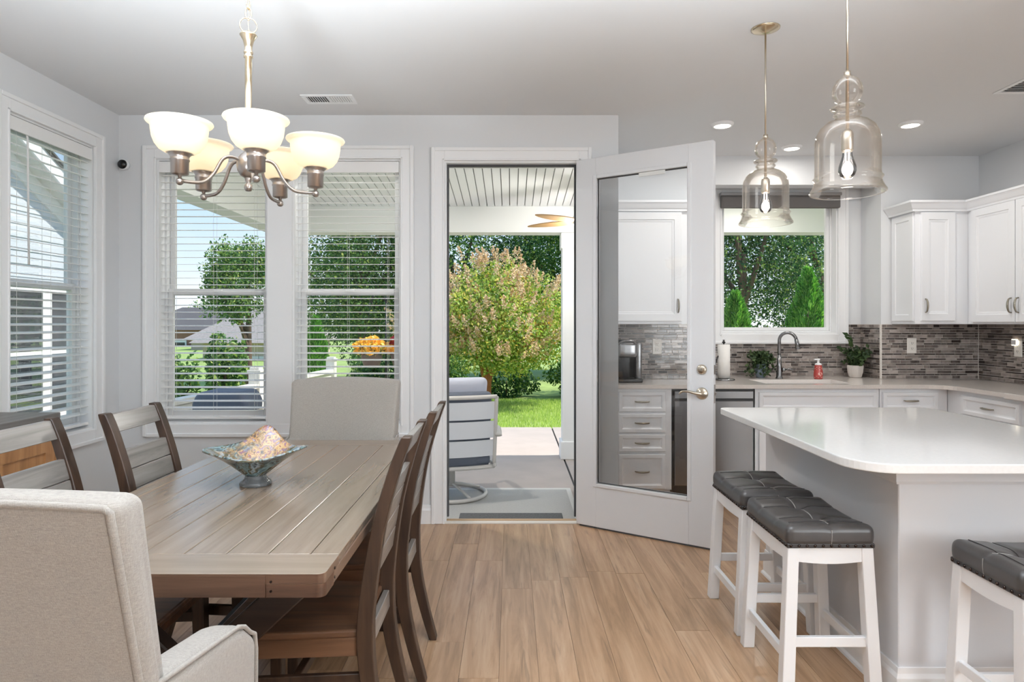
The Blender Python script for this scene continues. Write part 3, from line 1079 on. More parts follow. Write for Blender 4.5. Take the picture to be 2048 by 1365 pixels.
def vent(label, x0, x1, y0, y1, dark_from, along='X', knob=False):
    r = thing('ceiling_vent', label, 'vent', ((x0 + x1) / 2, (y0 + y1) / 2, ZC))
    mb = MB()
    b = .028
    z = ZC - .006
    for a in ((x0, x1, y0, y0 + b), (x0, x1, y1 - b, y1), (x0, x0 + b, y0 + b, y1 - b), (x1 - b, x1, y0 + b, y1 - b)):
        mb.box(a[0], a[1], a[2], a[3], z, ZC)
    if not knob:
        mb.box((x0 + x1) / 2 - .006, (x0 + x1) / 2 + .006, y0 + b, y1 - b, z, ZC)
    mb.build('vent_frame', M_trim, r, bevel=.002, seg=1)
    MB().box(x0 + b * .6, x1 - b * .6, y0 + b * .6, y1 - b * .6, ZC - .0012, ZC - .0004).build('duct', mat('duct_dark', (96, 96, 96), 0.8), r)
    n = 18 if not knob else 16
    for i in range(n):
        if knob:
            yy = y0 + b + (y1 - y0 - 2 * b) * (i + .5) / n
            bl = MB().bar((x0 + b, yy, ZC - .004), (x1 - b, yy, ZC - .004), .012, .0016, up=(0, -.5, 1))
        else:
            xx = x0 + b + (x1 - x0 - 2 * b) * (i + .5) / n
            s = .7 if i < n / 2 else -.7
            bl = MB().bar((xx, y0 + b, ZC - .004), (xx, y1 - b, ZC - .004), .010, .0016, up=(s, 0, 1))
        bl.build('louvre', M_trim, r)
    if knob:
        MB().lathe([(.004, -.03), (.004, 0)], 8, (x0 + .12, y0 + .012, ZC - .006)).ball((x0 + .12, y0 + .012, ZC - .038), .006, 8).build('latch_knob', M_nickel, r)
    return r


vent('small white louvred ceiling vent beside the chandelier', -1.29, -.97, 3.965, 4.125, 1)
vent('large white return air vent in kitchen ceiling above the cabinets', 2.92, 3.42, 3.45, 3.945, 0, knob=True)

for (x, y, lb) in ((1.48, 4.55, 'flush white downlight closest to the open patio door'), (2.22, 5.14, 'flush white downlight between the two pendants, nearest the window'), (2.79, 4.54, 'flush white downlight in front of the wall cabinets')):
    r = thing('downlight', lb, 'ceiling light', (x, y, ZC), 'kitchen ceiling downlights')
    MB().lathe([(.078, 0), (.076, -.008), (.066, -.018), (.060, -.020), (.056, -.016)][::-1], 32, (x, y, ZC), cap=False).build('trim_ring', M_trim, r)
    MB().lathe([(.0001, -.0165), (.057, -.0165), (.057, -.012), (.0001, -.012)], 32, (x, y, ZC)).build('lens', M_lamp, r)
    light('downlight_lamp', 'AREA', (x, y, ZC - .022), 7 if y < 5 else 2.2, (1.0, .96, .91), target=(x, y, 0), shape='DISK', size=.11)

# ---------------------------------------------------------------- chandelier
HX, HY, HZ = -.909, 2.25, 1.89
ch = thing('chandelier', 'five arm brushed nickel chandelier with frosted bowl shades over the dining table', 'chandelier', (HX, HY, HZ))
MB().lathe([(.0001, -.047), (.012, -.046), (.026, -.038), (.036, -.02), (.039, 0), (.036, .018), (.026, .034), (.016, .042), (.012, .05)], 28, (HX, HY, HZ)).build('hub', M_nickel_d, ch)
MB().lathe([(.0001, -.092), (.010, -.09), (.0145, -.080), (.0125, -.069), (.006, -.064), (.010, -.058), (.012, -.048), (.012, -.044)], 20, (HX, HY, HZ)).build('finial', M_nickel_d, ch)
st = [(.012, .04), (.012, .155), (.0125, .156), (.021, .162), (.0215, .168), (.014, .173), (.014, .180), (.0155, .183), (.0155, .186), (.0115, .189), (.0115, .37), (.0155, .372), (.0155, .377), (.0115, .380), (.0155, .386), (.0155, .391), (.012, .396), (.013, .41), (.018, .43), (.027, .446), (.029, .449), (.026, .454), (.008, .456)]
MB().lathe(st, 24, (HX, HY, HZ)).build('stem', M_champagne, ch)
zc = HZ + .456
MB().tube([(HX + .026 * math.cos(a), HY + .010 * math.cos(a), zc + .027 + .027 * math.sin(a)) for a in [2 * PI * i / 28 for i in range(28)]], .0022, 8, closed=True).build('loop_ring', M_champagne, ch)
z = zc + .05
k = 0
while z < ZC - .03:
    pts = []
    for i in range(20):
        a = 2 * PI * i / 20
        u, w = .0095 * math.cos(a), .021 * math.sin(a)
        pts.append((HX + (u if k % 2 == 0 else u * .25), HY + (u * .25 if k % 2 == 0 else u), z + .018 + w))
    MB().tube(pts, .0023, 6, closed=True).build('chain_link', M_champagne, ch)
    z += .036
    k += 1
MB().tube(spline([(HX + .002 * (-1) ** i, HY + .003, zc + .0 + i * .04) for i in range(10)], 4), .0016, 6).build('power_cord', M_champagne, ch)
MB().lathe([(.0001, -.03), (.02, -.028), (.05, -.012), (.06, -.004), (.06, 0)], 28, (HX, HY, ZC)).build('ceiling_canopy', M_champagne, ch)
RA = .224
for q in range(5):
    a = math.radians(-62 + 72 * q)
    ca, sa = math.cos(a), math.sin(a)

    def R(rad, z):
        return (HX + ca * rad, HY + sa * rad, HZ + z)
    zb = -.088
    arm = MB().tube(spline([R(.03, .012), R(.058, .018), R(.088, .004), R(.118, -.05), R(.15, -.082), R(.19, zb - .001), R(RA, zb)], 6), .0058, 10)
    ao = arm.build('arm', M_nickel_d, ch)
    MB().ball((HX + ca * RA, HY + sa * RA, HZ + zb - .004), .0125, 14).build('arm_ball', M_nickel_d, ao)
    c = (HX + ca * RA, HY + sa * RA, HZ + zb)
    MB().lathe([(.0001, .008), (.006, .009), (.006, .014), (.022, .017), (.027, .020), (.0275, .060), (.0295, .062), (.0295, .067), (.0275, .069), (.029, .076), (.036, .085), (.039, .088)], 24, c, cap=False).build('socket_cup', M_nickel_d, ao)
    sh = [(.034, .084), (.046, .088), (.062, .098), (.074, .114), (.0815, .134), (.0845, .155), (.086, .170), (.0875, .174), (.092, .177), (.098, .180), (.1005, .184), (.099, .188), (.093, .188), (.086, .184), (.0825, .178),
          (.0815, .170), (.080, .155), (.077, .136), (.070, .117), (.059, .102), (.045, .092), (.034, .088)]
    MB().lathe(sh, 36, c, cap=False).build('shade', M_frost, ch)
    MB().ball((c[0], c[1], c[2] + .145), .019, 14, 1.15).build('bulb', emit('warm_bulb', (255, 236, 205), 4.0) if q == 0 else MATS['warm_bulb'], ch)
    light('chandelier_lamp', 'POINT', (c[0], c[1], c[2] + .150), .75, (1.0, .94, .84), shadow_soft_size=.03)

# ---------------------------------------------------------------- pendants
pen = [(.0125, .41), (.02, .404), (.036, .393), (.0455, .376), (.0495, .357), (.047, .338), (.039, .324), (.029, .315), (.026, .311), (.036, .307), (.052, .302), (.055, .298), (.052, .294), (.040, .288), (.035, .284), (.044, .279), (.046, .274), (.038, .265), (.036, .261), (.046, .257), (.068, .247), (.088, .229), (.1, .206), (.1045, .18), (.1045, .07), (.106, .06), (.112, .053), (.109, .048), (.1055, .044), (.108, .034), (.114, .020), (.122, .008), (.1225, .003), (.119, .0)]
th = .0028
inner = [(max(rr - th, .008), z) for rr, z in pen[::-1]]


def pendant(label, x, y, zb):
    r = thing('pendant_lamp', label, 'pendant light', (x, y, zb), 'glass pendants over the island')
    MB().lathe(pen[::-1] + [(rr, z) for rr, z in inner[::-1]], 48, (x, y, zb), cap=False).build('glass_shade', M_blown, r)
    MB().lathe([(.0042, .42), (.0042, ZC - zb)], 10, (x, y, zb)).build('rod', M_nickel, r)
    MB().lathe([(.0001, .425), (.011, .424), (.011, .405), (.006, .402), (.006, .226), (.0001, .225)][::-1], 16, (x, y, zb)).build('stem', M_nickel, r)
    MB().lathe([(.0001, .222), (.010, .221), (.018, .212), (.020, .20), (.020, .150), (.0185, .148), (.0001, .147)][::-1], 24, (x, y, zb)).build('socket', M_nickel, r)
    b = MB().lathe([(.0001, .052), (.012, .054), (.023, .062), (.0295, .078), (.029, .092), (.022, .114), (.0165, .132), (.0155, .149)], 24, (x, y, zb), cap=False).build('bulb', M_bulbglass, r)
    MB().tube([(x - .006, y, zb + .145), (x - .005, y, zb + .09), (x, y - .004, zb + .072), (x + .005, y, zb + .09), (x + .006, y, zb + .145)], .0016, 6).build('filament', M_fil, b)
    MB().lathe([(.0001, -.022), (.012, -.021), (.03, -.016), (.056, -.008), (.065, -.004), (.066, 0)], 32, (x, y, ZC)).build('canopy', M_champagne, r)
    light('pendant_lamp_light', 'POINT', (x, y, zb + .09), 1.6, (1.0, .93, .84), shadow_soft_size=.02)


pendant('clear bell shaped glass pendant with its round canopy in view, near the window', 1.206, 3.08, 1.812)
pendant('larger looking clear glass pendant hanging over the front corner of island', 1.168, 2.257, 1.792)


# ================================================================ kitchen
def pull(parent, x, z, vertical=False, L=.105, y=-.019):
    ax = (lambda u, v: (x, v, z + u)) if vertical else (lambda u, v: (x + u, v, z))
    pts = spline([ax(-L / 2, y), ax(-L / 2 + .006, y - .018), ax(-L * .22, y - .027), ax(0, y - .0295), ax(L * .25, y - .027), ax(L / 2 - .006, y - .018), ax(L / 2, y)], 4)
    n = len(pts)
    rs = [.005 + .0028 * math.sin(PI * i / (n - 1)) ** 2 for i in range(n)]
    return MB().tube(pts, rs, 8).build('handle', M_pewter, parent, world=False)


DOOR_STEPS = [(0.0, -.017), (.003, -.020), (.056, -.020), (.060, -.014), (.072, -.012), (.078, -.009)]
DRAW_STEPS = [(0.0, -.016), (.004, -.020), (.026, -.020), (.034, -.012), (.042, -.010)]


def cabinet(name, label, loc, rz, w, d, z0, z1, fronts, toe=0.1, group=None):
    r = thing(name, label, 'cabinet', loc, group)
    r.rotation_euler = (0, 0, rz)
    h = w / 2
    MB().box(-h + .0005, h - .0005, 0.0005, d, z0 + toe, z1).build('body', M_white, r, world=False)
    if toe:
        MB().box(-h + .001, h - .001, .05, d, z0, z0 + toe - .0005).build('toe_kick', M_white, r, world=False)
    for f in fronts:
        kind, a0, a1, b0, b1, hd = f
        st = DOOR_STEPS if kind == 'door' else DRAW_STEPS
        nm = {'door': 'door', 'drawer': 'drawer', 'false': 'false_front', 'side': 'end_panel'}[kind]
        fo = MB().rings(a0, a1, b0, b1, st, 0.0).build(nm, M_white, r, world=False)
        if hd == 'h': pull(fo, (a0 + a1) / 2, (b0 + b1) / 2 + .002)
        elif hd == 'vl': pull(fo, a0 + .03, b0 + .12, True)
        elif hd == 'vr': pull(fo, a1 - .03, b0 + .12, True)
    return r


YF = 4.93
ZB = .845
# drawer bank left of the dishwasher
w = 1.218 - XE
cabinet('drawer_cabinet', 'white base cabinet of four drawers seen through the door glass', ((XE + 1.218) / 2, YF, 0), 0, w, YK - YF - .002, 0, ZB,
        [('drawer', -.16 + .005, .20, .675, .825, 'h'), ('drawer', -.16 + .005, .20, .517, .66, 'h'), ('drawer', -.16 + .005, .20, .372, .502, 'h'), ('drawer', -.16 + .005, .20, .07 + .02, .352, 'h')], toe=.08)
cabinet('sink_cabinet', 'wide white sink base cabinet with a false drawer front under the sink', ((1.85 + 2.79) / 2, YF, 0), 0, .94, YK - YF - .002, 0, ZB,
        [('false', -.443, .448, .69, .822, None), ('door', -.443, -.003, .10, .675, 'vr'), ('door', .003, .448, .10, .675, 'vl')])
cabinet('drawer_cabinet', 'white base cabinet with one drawer right of the sink, behind island', ((2.795 + 3.31) / 2, YF, 0), 0, .515, YK - YF - .002, 0, ZB,
        [('drawer', -.24, .178, .69, .822, 'h'), ('door', -.24, .178, .10, .675, 'vl')])
cabinet('drawer_cabinet', 'white base cabinet on the right wall, its drawer facing the island', (3.31, 4.555, 0), -PI / 2, .745, XR - 3.31 - .002, 0, ZB,
        [('drawer', -.20, .342, .682, .818, 'h'), ('door', -.20, .342, .10, .668, 'vl')])
cabinet('drawer_cabinet', 'white base cabinet at the picture edge next to the right wall', (3.31, 3.75, 0), -PI / 2, .86, XR - 3.31 - .002, 0, ZB,
        [('drawer', -.42, -.005, .68, .818, 'h'), ('drawer', .005, .42, .68, .818, 'h'), ('door', -.42, -.005, .10, .668, 'vr'), ('door', .005, .42, .10, .668, 'vl')])

# dishwasher
r = thing('dishwasher', 'stainless steel dishwasher between the drawers and the sink cabinet', 'dishwasher', (1.533, YF, 0))
MB().box(1.224, 1.842, YF + .005, YF + .45, .10, .846).build('tub', M_black, r)
MB().rings(1.236, 1.832, .115, .758, [(0, -.016 + YF), (.005, YF - .021)], YF + .004).build('door', M_steel, r)
MB().rings(1.236, 1.832, .772, .832, [(0, -.016 + YF), (.004, YF - .021)], YF + .004).build('control_panel', M_steel, r)
MB().box(1.236, 1.832, YF - .012, YF + .003, .757, .773).build('grip_recess', M_black, r)
MB().box(1.24, 1.83, YF + .03, YF + .05, 0, .10).build('kick_plate', M_black, r)

# perimeter worktop with the sink cut out
wt_ = thing('worktop', 'beige quartz worktop running under the window and along right wall', 'countertop', (2.3, 5.1, .85))
mb = MB()
z0, z1 = .85, ZT
FY, FX = 4.89, 3.27
sx0, sx1, sy0, sy1 = 1.96, 2.64, 5.0, 5.36
mb.box(XE + .001, sx0, FY, YK - .001, z0, z1)
mb.box(sx0, sx1, FY, sy0, z0, z1).box(sx0, sx1, sy1, YK - .001, z0, z1)
mb.box(sx1, FX, FY, YK - .001, z0, z1)
mb.box(RX0 + .002, RX1 - .002, YK - .001, YW - .001, z0, z1)
mb.box(FX, XR - .001, 4.29, YK - .001, z0, z1)
rr = .16
fil = [(FX - rr + rr * math.sin(a), FY - rr + rr * math.cos(a)) for a in [PI / 2 * i / 8 for i in range(9)]]
mb.prism([(FX, FY)] + fil[::-1][:1] + fil[::-1][1:], z0, z1)
mb.build('quartz_slab', M_beige, wt_)
mb = MB().box(FX - .022, XR - .001, 3.3, 4.285, z0 - .004, z1 + .004)
mb.build('front_slab', M_beige, wt_, bevel=.004)
sk = thing('kitchen_sink', 'undermount sink basin set into the worktop behind the faucet', 'sink', (2.3, 5.18, .85))
mb = MB()
mb.box(sx0 - .01, sx1 + .01, sy0 - .01, sy0, .66, .849).box(sx0 - .01, sx1 + .01, sy1, sy1 + .01, .66, .849)
mb.box(sx0 - .01, sx0, sy0, sy1, .66, .849).box(sx1, sx1 + .01, sy0, sy1, .66, .849).box(sx0 - .01, sx1 + .01, sy0 - .01, sy1 + .01, .65, .66)
mb.build('basin', mat('white_sink', (222, 221, 218), 0.2), sk)
MB().lathe([(.04, .6605), (.035, .664), (.0001, .662)], 20, (2.3, 5.2, 0)).build('drain', M_steel, sk)

# wall cabinets
YU = 5.11
cabinet('wall_cabinet', 'white wall cabinet seen through the door glass above the coffee machine', ((XE + 1.385) / 2, YU, 0), 0, 1.385 - XE, YK - YU - .002, 1.338, 2.235,
        [('door', -.30, .285, 1.36, 2.215, 'vr')], toe=0)
uc = cabinet('wall_cabinet', 'narrow white wall cabinet right of the window recess', ((3.176 + 3.593) / 2, YU, 0), 0, 3.593 - 3.176, YK - YU - .002, 1.338, 2.235,
             [('door', -.168, .098, 1.362, 2.215, 'vl')], toe=0)
# its finished side panel, facing the window
pn = MB()
sp = MB().rings(-.145, .14, 1.36, 2.215, [(0.0, -.008), (.004, -.010), (.05, -.010), (.055, -.005), (.06, -.004)], 0.0).build('end_panel', M_white, uc, world=False)
sp.rotation_euler = (0, 0, -PI / 2)
sp.location = (3.176 - (3.176 + 3.593) / 2, .155, 0)
cabinet('wall_cabinet', 'white wall cabinet with paired handles on the right wall', (3.593, 4.62, 0), -PI / 2, .98, XR - 3.593 - .002, 1.338, 2.235,
        [('door', -.435, .008, 1.352, 2.222, 'vr'), ('door', .014, .455, 1.352, 2.222, 'vl')], toe=0)
cr = thing('crown_molding', 'white crown molding along the tops of the right wall cabinets', 'molding', (3.4, 4.9, 2.235))
cp = [(-.01, 2.222), (.022, 2.222), (.024, 2.236), (.032, 2.244), (.050, 2.272), (.060, 2.284), (.064, 2.286), (.064, 2.302), (-.01, 2.302)]
MB().sweep([(3.166, YK - .002), (3.166, YU - .0), (3.593, YU - .0), (3.593, 4.13)], cp).build('molding', M_white, cr)
cr2 = thing('crown_molding', 'white crown molding on the cabinet seen through door glass', 'molding', (1.0, 5.1, 2.235))
MB().sweep([(XE + .001, YU), (1.385, YU), (1.385, YK - .002)], cp).build('molding', M_white, cr2)

# mosaic backsplash: every tile a piece
tile_me = MB().box(-.5, .5, -.5, .5, -.5, .5).mesh('mosaic_tile'); tile_me.materials.append(M_tile)
tile_dk = MB().box(-.5, .5, -.5, .5, -.5, .5).mesh('mosaic_dark_tile'); tile_dk.materials.append(M_tiledark)


def backsplash(label, loc, rz, length, z0, z1, seed, hole=None, skip=()):
    """own frame: x along the wall from 0, wall face y=0, room towards -y; hole(x, z) = not tiled"""
    r = thing('backsplash', label, 'backsplash', loc)
    r.rotation_euler = (0, 0, rz)
    rg = random.Random(seed)
    mb = MB()
    if hole:
        mb.box(0, length, -.004, -.0005, z0, hole[2])
        if hole[1] < length: mb.box(hole[1], length, -.004, -.0005, hole[2], z1)
        if hole[0] > 0: mb.box(0, hole[0], -.004, -.0005, hole[2], z1)
    else:
        mb.box(0, length, -.004, -.0005, z0, z1)
    mb.build('grout', M_grout, r, world=False)
    z = z0 + .003
    k = 0
    g = .0048
    while z < z1 - .006:
        h = (.0225 if k % 2 == 0 else .0105)
        h = min(h, z1 - z - .001)
        x = 0.002
        while x < length - .008:
            wd = rg.choice((.045, .06, .075, .075, .095, .11)) * (1 if k % 2 == 0 else .9)
            if x == 0.002: wd *= rg.uniform(.4, 1)
            x1 = min(x + wd, length - .002)
            if length - .002 - x1 < .012: x1 = length - .002
            segs = [(x, x1)]
            if hole and z + h > hole[2]:
                segs = [(a, b_) for a, b_ in ((x, min(x1, hole[0] - .001)), (max(x, hole[1] + .001), x1)) if b_ - a > .008]
            for a, b_ in segs:
                dark = rg.random() < (.62 if k % 2 else .07)
                o = bpy.data.objects.new('tile', tile_dk if dark else tile_me)
                C.objects.link(o); o.parent = r
                o.location = ((a + b_) / 2, -.0055 - rg.random() * .0008, z + h / 2)
                o.scale = (b_ - a, .005, h)
                o.rotation_euler = (rg.uniform(-.012, .012), 0, rg.uniform(-.006, .006))
            x = x1 + g
        z += h + g
        k += 1
    # thin edge strips where the tiling turns a corner
    return r


ZS = 1.336
backsplash('grey mosaic tile backsplash behind the coffee machine', (XE, YK, 0), 0, RX0 - XE, ZT + .001, ZS, 11)
backsplash('grey mosaic tile backsplash below the sink window', (RX0, YW, 0), 0, RX1 - RX0, ZT + .001, ZS, 12, hole=(1.78 - RX0, 2.966 - RX0, 1.163))
backsplash('narrow mosaic tile strip on the right-hand return of the window recess', (RX1, YW - .006, 0), -PI / 2, YW - YK - .01, ZT + .001, ZS, 13)
backsplash('grey brown mosaic tile backsplash under the narrow wall cabinet', (RX1 + .002, YK, 0), 0, XR - RX1 - .004, ZT + .001, ZS, 14)
backsplash('grey brown mosaic tile backsplash on the right wall with the night light', (XR, YK - .008, 0), -PI / 2, 1.0, ZT + .001, ZS, 15)
mb = MB().box(RX1 - .010, RX1 + .002, YK - .010, YK + .004, ZT + .001, ZS)
tag(mb.build('trim_6', mat('tile_edge', (222, 218, 212), 0.3), kind='structure'), 'pale edge strip on the outer corner of the tiled recess', 'trim')
tag(MB().box(XR - .012, XR - .004, YK - .012, YK - .004, ZT + .001, ZS).build('trim_7', MATS['tile_edge'], kind='structure'), 'pale grout strip in the inner tiled corner under cabinets', 'trim')


def outlet(label, loc, rz, night=False):
    r = thing('wall_outlet', label, 'outlet', loc)
    r.rotation_euler = (0, 0, rz)
    MB().rings(-.039, .039, -.064, .064, [(0, -.003), (.004, -.006)], 0.0).build('cover_plate', M_plate, r, world=False)
    for s in (-.022, .022):
        f = MB().rings(-.017, .017, s - .016, s + .016, [(0, -.006), (.002, -.0075)], -.005).build('socket_face', M_plate, r, world=False)
        mb = MB().box(-.008, -.0055, -.0085, -.007, s - .005, s + .007).box(.0055, .008, -.0085, -.007, s - .004, s + .006).box(-.0025, .0025, -.0085, -.007, s - .012, s - .008)
        mb.build('slot', M_black, f, world=False)
    return r


outlet('white outlet on the mosaic wall right of the window recess', (3.335, YK - .0085, 1.157), 0)
outlet('white outlet on the mosaic wall seen through the door glass', (1.215, YK - .0085, 1.15), 0)
outlet('white outlet holding the night light on the right wall', (XR - .0085, 4.985, 1.15), -PI / 2)
r = thing('night_light', 'small square glowing night light plugged in the right wall outlet', 'night light', (XR - .02, 5.0, 1.195))
MB().box(XR - .030, XR - .0175, 4.975, 5.03, 1.172, 1.222).build('lens', M_night, r, bevel=.004)
MB().box(XR - .034, XR - .030, 4.98, 5.025, 1.178, 1.216).build('housing', M_trim, r, bevel=.001)

# ---------------------------------------------------------------- on the worktop
# gooseneck faucet
fx, fy = 2.245, 5.44
r = thing('kitchen_faucet', 'brushed nickel gooseneck faucet behind the sink', 'faucet', (fx, fy, ZT))
MB().lathe([(.030, 0), (.030, .006), (.024, .012), (.023, .03), (.0205, .10), (.0165, .2)], 24, (fx, fy, ZT)).build('body', M_steel, r)
pts = [(fx, fy, ZT + .19)]
for i in range(13):
    a = PI - i * PI / 12 * .93
    pts.append((fx + .058 + .058 * math.cos(a), fy - .03 - .03 * math.cos(a), ZT + .32 + .066 * math.sin(a)))
MB().tube(pts, .0135, 12).build('spout', M_steel, r)
e0 = Vector(pts[-1])
MB().tube([e0, e0 + Vector((.006, -.006, -.035)), e0 + Vector((.012, -.010, -.085))], [.0145, .017, .020], 14).build('spray_head', M_steel, r)
hd = MB().lathe([(.017, .022), (.017, .045), (.012, .05)], 16, (fx, fy, ZT + .075), axis='X').build('lever_hub', M_steel, r)
MB().tube([(fx + .05, fy, ZT + .075), (fx + .08, fy - .01, ZT + .083), (fx + .12, fy - .02, ZT + .074)], [.008, .006, .005], 10).build('lever', M_steel, hd)

# paper towel on its holder
tx, ty = 1.735, 5.30
r = thing('paper_towel_holder', 'metal paper towel holder with a dark side arm beside the open door', 'holder', (tx, ty, ZT))
MB().lathe([(.088, 0), (.088, .008), (.080, .014), (.02, .016)], 32, (tx, ty, ZT)).build('base', M_steel, r)
MB().lathe([(.006, .012), (.006, .30), (.013, .303), (.013, .312), (.004, .320), (.012, .326), (.0001, .331)], 16, (tx, ty, ZT)).build('rod', M_black, r)
MB().tube(spline([(tx - .080, ty, ZT + .01), (tx - .080, ty, ZT + .08), (tx - .066, ty - .01, ZT + .15), (tx - .050, ty - .01, ZT + .2)], 5), .004, 8).build('tension_arm', M_black, r)
r = tag(MB().lathe([(.018, .018), (.049, .018), (.049, .292), (.018, .292), (.018, .018)], 36, (tx, ty, ZT), cap=False).build('paper_towel_roll', M_paper), 'white paper towel roll standing on the metal holder', 'paper towel')

# foaming soap
sx, sy = 2.555, 5.405
r = thing('soap_bottle', 'red foaming hand soap bottle with a white pump beside the sink', 'soap', (sx, sy, ZT))
MB().lathe([(.030, 0), (.034, .004), (.037, .03), (.035, .065), (.030, .095), (.028, .112), (.027, .118)], 28, (sx, sy, ZT)).build('bottle', M_soap, r)
MB().lathe([(.027, .116), (.0275, .124), (.02, .13), (.010, .134), (.009, .158), (.013, .160), (.013, .168), (.0001, .17)], 20, (sx, sy, ZT)).box(sx - .034, sx + .012, sy - .008, sy + .008, ZT + .158, ZT + .168).build('pump', M_trim, r)
mb = MB()
n = 20
vs_ = [(sx + .017 * math.cos(2 * PI * i / n), sy - .0375 + .004 * abs(math.cos(2 * PI * i / n)), ZT + .045 + .014 * math.sin(2 * PI * i / n)) for i in range(n)]
vs2 = [(a, b_ + .004, c_) for a, b_, c_ in vs_]
mb.add(vs_ + vs2, [tuple(range(n))] + [(i, i + n, (i + 1) % n + n, (i + 1) % n) for i in range(n)])
mb.build('label', M_soaplabel, r)
mb = MB()
for zz in (.018, .075, .092):
    for i in range(7):
        a = -PI / 2 + (i - 3) * .42
        mb.ball((sx + .0345 * math.cos(a) * (1 - .12 * (zz > .07)), sy + .0345 * math.sin(a) * (1 - .12 * (zz > .07)), ZT + zz + (.006 if i % 2 else -.004)), .0035, 6)
mb.build('label_pattern', M_soaplabel, r, kind='stuff')

# coffee machine
kx, ky = .93, 5.2
r = thing('coffee_machine', 'silver and black single cup coffee machine behind the door glass', 'coffee maker', (kx, ky, ZT))
MB().rbox(.17, .14, .32, .02, 3, 3, c=(kx - .03, ky + .08, ZT + .17)).build('water_tank', M_black, r)
MB().rbox(.16, .20, .12, .025, 3, 3, c=(kx - .02, ky - .03, ZT + .255)).build('brew_head', M_steel, r)
MB().rbox(.05, .25, .30, .018, 3, 3, c=(kx + .075, ky + .02, ZT + .165)).build('side_panel', M_steel, r)
MB().rbox(.19, .27, .03, .010, 3, 3, c=(kx, ky - .02, ZT + .0152)).build('drip_tray', M_black, r)
MB().tube(spline([(kx - .09, ky - .12, ZT + .30), (kx - .06, ky - .14, ZT + .325), (kx + .02, ky - .14, ZT + .325), (kx + .05, ky - .12, ZT + .30)], 4), .008, 8).build('lid_handle', M_steel, r)


# ---------------------------------------------------------------- leaves
def quads(name, V, m, parent=None, **props):
    n = len(V) // 4
    me = bpy.data.meshes.new(name)
    me.vertices.add(4 * n); me.loops.add(4 * n); me.polygons.add(n)
    me.vertices.foreach_set('co', np.asarray(V, np.float32).ravel())
    me.loops.foreach_set('vertex_index', np.arange(4 * n, dtype=np.int32))
    me.polygons.foreach_set('loop_start', np.arange(0, 4 * n, 4, dtype=np.int32))
    me.polygons.foreach_set('loop_total', np.full(n, 4, np.int32))
    me.update(calc_edges=True)
    me.materials.append(m)
    o = bpy.data.objects.new(name, me)
    C.objects.link(o)
    if parent is not None:
        l = root_loc(parent)
        me.transform(Matrix.Translation(-l))
        o.parent = parent
    for k, v in props.items(): o[k] = v
    return o


def leaf_quads(P, size, rs, aspect=.5, dirs=None, up=0.0):
    n = len(P)
    a = rs.normal(size=(n, 3)) if dirs is None else dirs + rs.normal(size=(n, 3)) * .35
    a[:, 2] += up
    a /= np.linalg.norm(a, axis=1, keepdims=True)
    b_ = np.cross(a, rs.normal(size=(n, 3)))
    b_ /= np.linalg.norm(b_, axis=1, keepdims=True) + 1e-9
    L_ = (size * rs.uniform(.65, 1.35, n))[:, None]
    a = a * L_ * .5
    b_ = b_ * L_ * .5 * aspect
    return np.stack([P - a, P - a * .1 + b_, P + a, P - a * .1 - b_], 1).reshape(-1, 3)


def blob_points(blobs, n, rs, shell=.45):
    w = np.array([bl[3] * bl[4] * bl[5] for bl in blobs]) ** .67
    idx = rs.choice(len(blobs), n, p=w / w.sum())
    B = np.array([bl[:6] for bl in blobs])[idx]
    d = rs.normal(size=(n, 3)); d /= np.linalg.norm(d, axis=1, keepdims=True)
    rad = (shell + (1 - shell) * rs.random(n) ** .6)[:, None]
    rad *= 1 + .12 * np.sin(d[:, :1] * 7 + B[:, :1] * 3) + .1 * np.sin(d[:, 2:] * 9)
    return B[:, :3] + d * rad * B[:, 3:6]


def lumpy(cx, cy, cz, rx, ry, rz, k, rs):
    """a crown broken into lobes"""
    out = [(cx, cy, cz, rx * .7, ry * .7, rz * .7)]
    for _ in range(k):
        d = rs.normal(size=3); d /= np.linalg.norm(d)
        s = rs.uniform(.28, .5)
        out.append((cx + d[0] * rx * .72, cy + d[1] * ry * .72, cz + d[2] * rz * .72, rx * s, ry * s, rz * s))
    return out


def pot_plant(name, label, loc, pot_fn, n, rad, leaf, seed, droop=False, aspect=.5, cat='plant', tall=0):
    r = thing(name, label, cat, loc)
    top = pot_fn(r)
    rs = np.random.RandomState(seed)
    x, y, z = loc
    mb = MB()
    V = []
    for i in range(n):
        a = rs.uniform(0, 2 * PI); q = rs.uniform(.25, 1)
        hx, hy = math.cos(a) * rad * q, math.sin(a) * rad * q
        hz = (rs.uniform(.25, 1) * tall) if not droop else rs.uniform(-top * .9, .08)
        base = (x + hx * .12, y + hy * .12, top + z - .01)
        mid = (x + hx * .5, y + hy * .5, z + top + (abs(hz) * .6 if not droop else .09))
        end = (x + hx, y + hy, z + top + hz)
        p = spline([base, mid, end], 5)
        mb.tube(p, .0013, 4)
        pts = np.array(p[2:])
        pts = np.repeat(pts, 2, 0) + rs.normal(size=(2 * len(pts), 3)) * leaf * .35
        V.append(leaf_quads(pts, leaf, rs, aspect))
    mb.build('stems', M_lf_house, r, kind='stuff')
    V = np.concatenate(V); V[:, 2] = np.maximum(V[:, 2], z + .004)
    quads('leaves', V, M_lf_house, r, kind='stuff')
    return r


def pot_a(r):
    x, y, z = r.location
    MB().lathe([(.030, 0), (.036, .004), (.046, .06), (.050, .11), (.050, .118), (.044, .118), (.042, .10), (.0001, .098)], 24, (x, y, z)).build('pot', M_bluepot, r)
    return .112


def pot_b(r):
    x, y, z = r.location
    prof = [(.040, 0), (.046, .004), (.058, .05), (.062, .1), (.062, .104), (.056, .104), (.054, .09), (.0001, .088)]
    MB().lathe(prof, 28, (x, y, z)).build('pot', M_ceramic, r)
    return .095


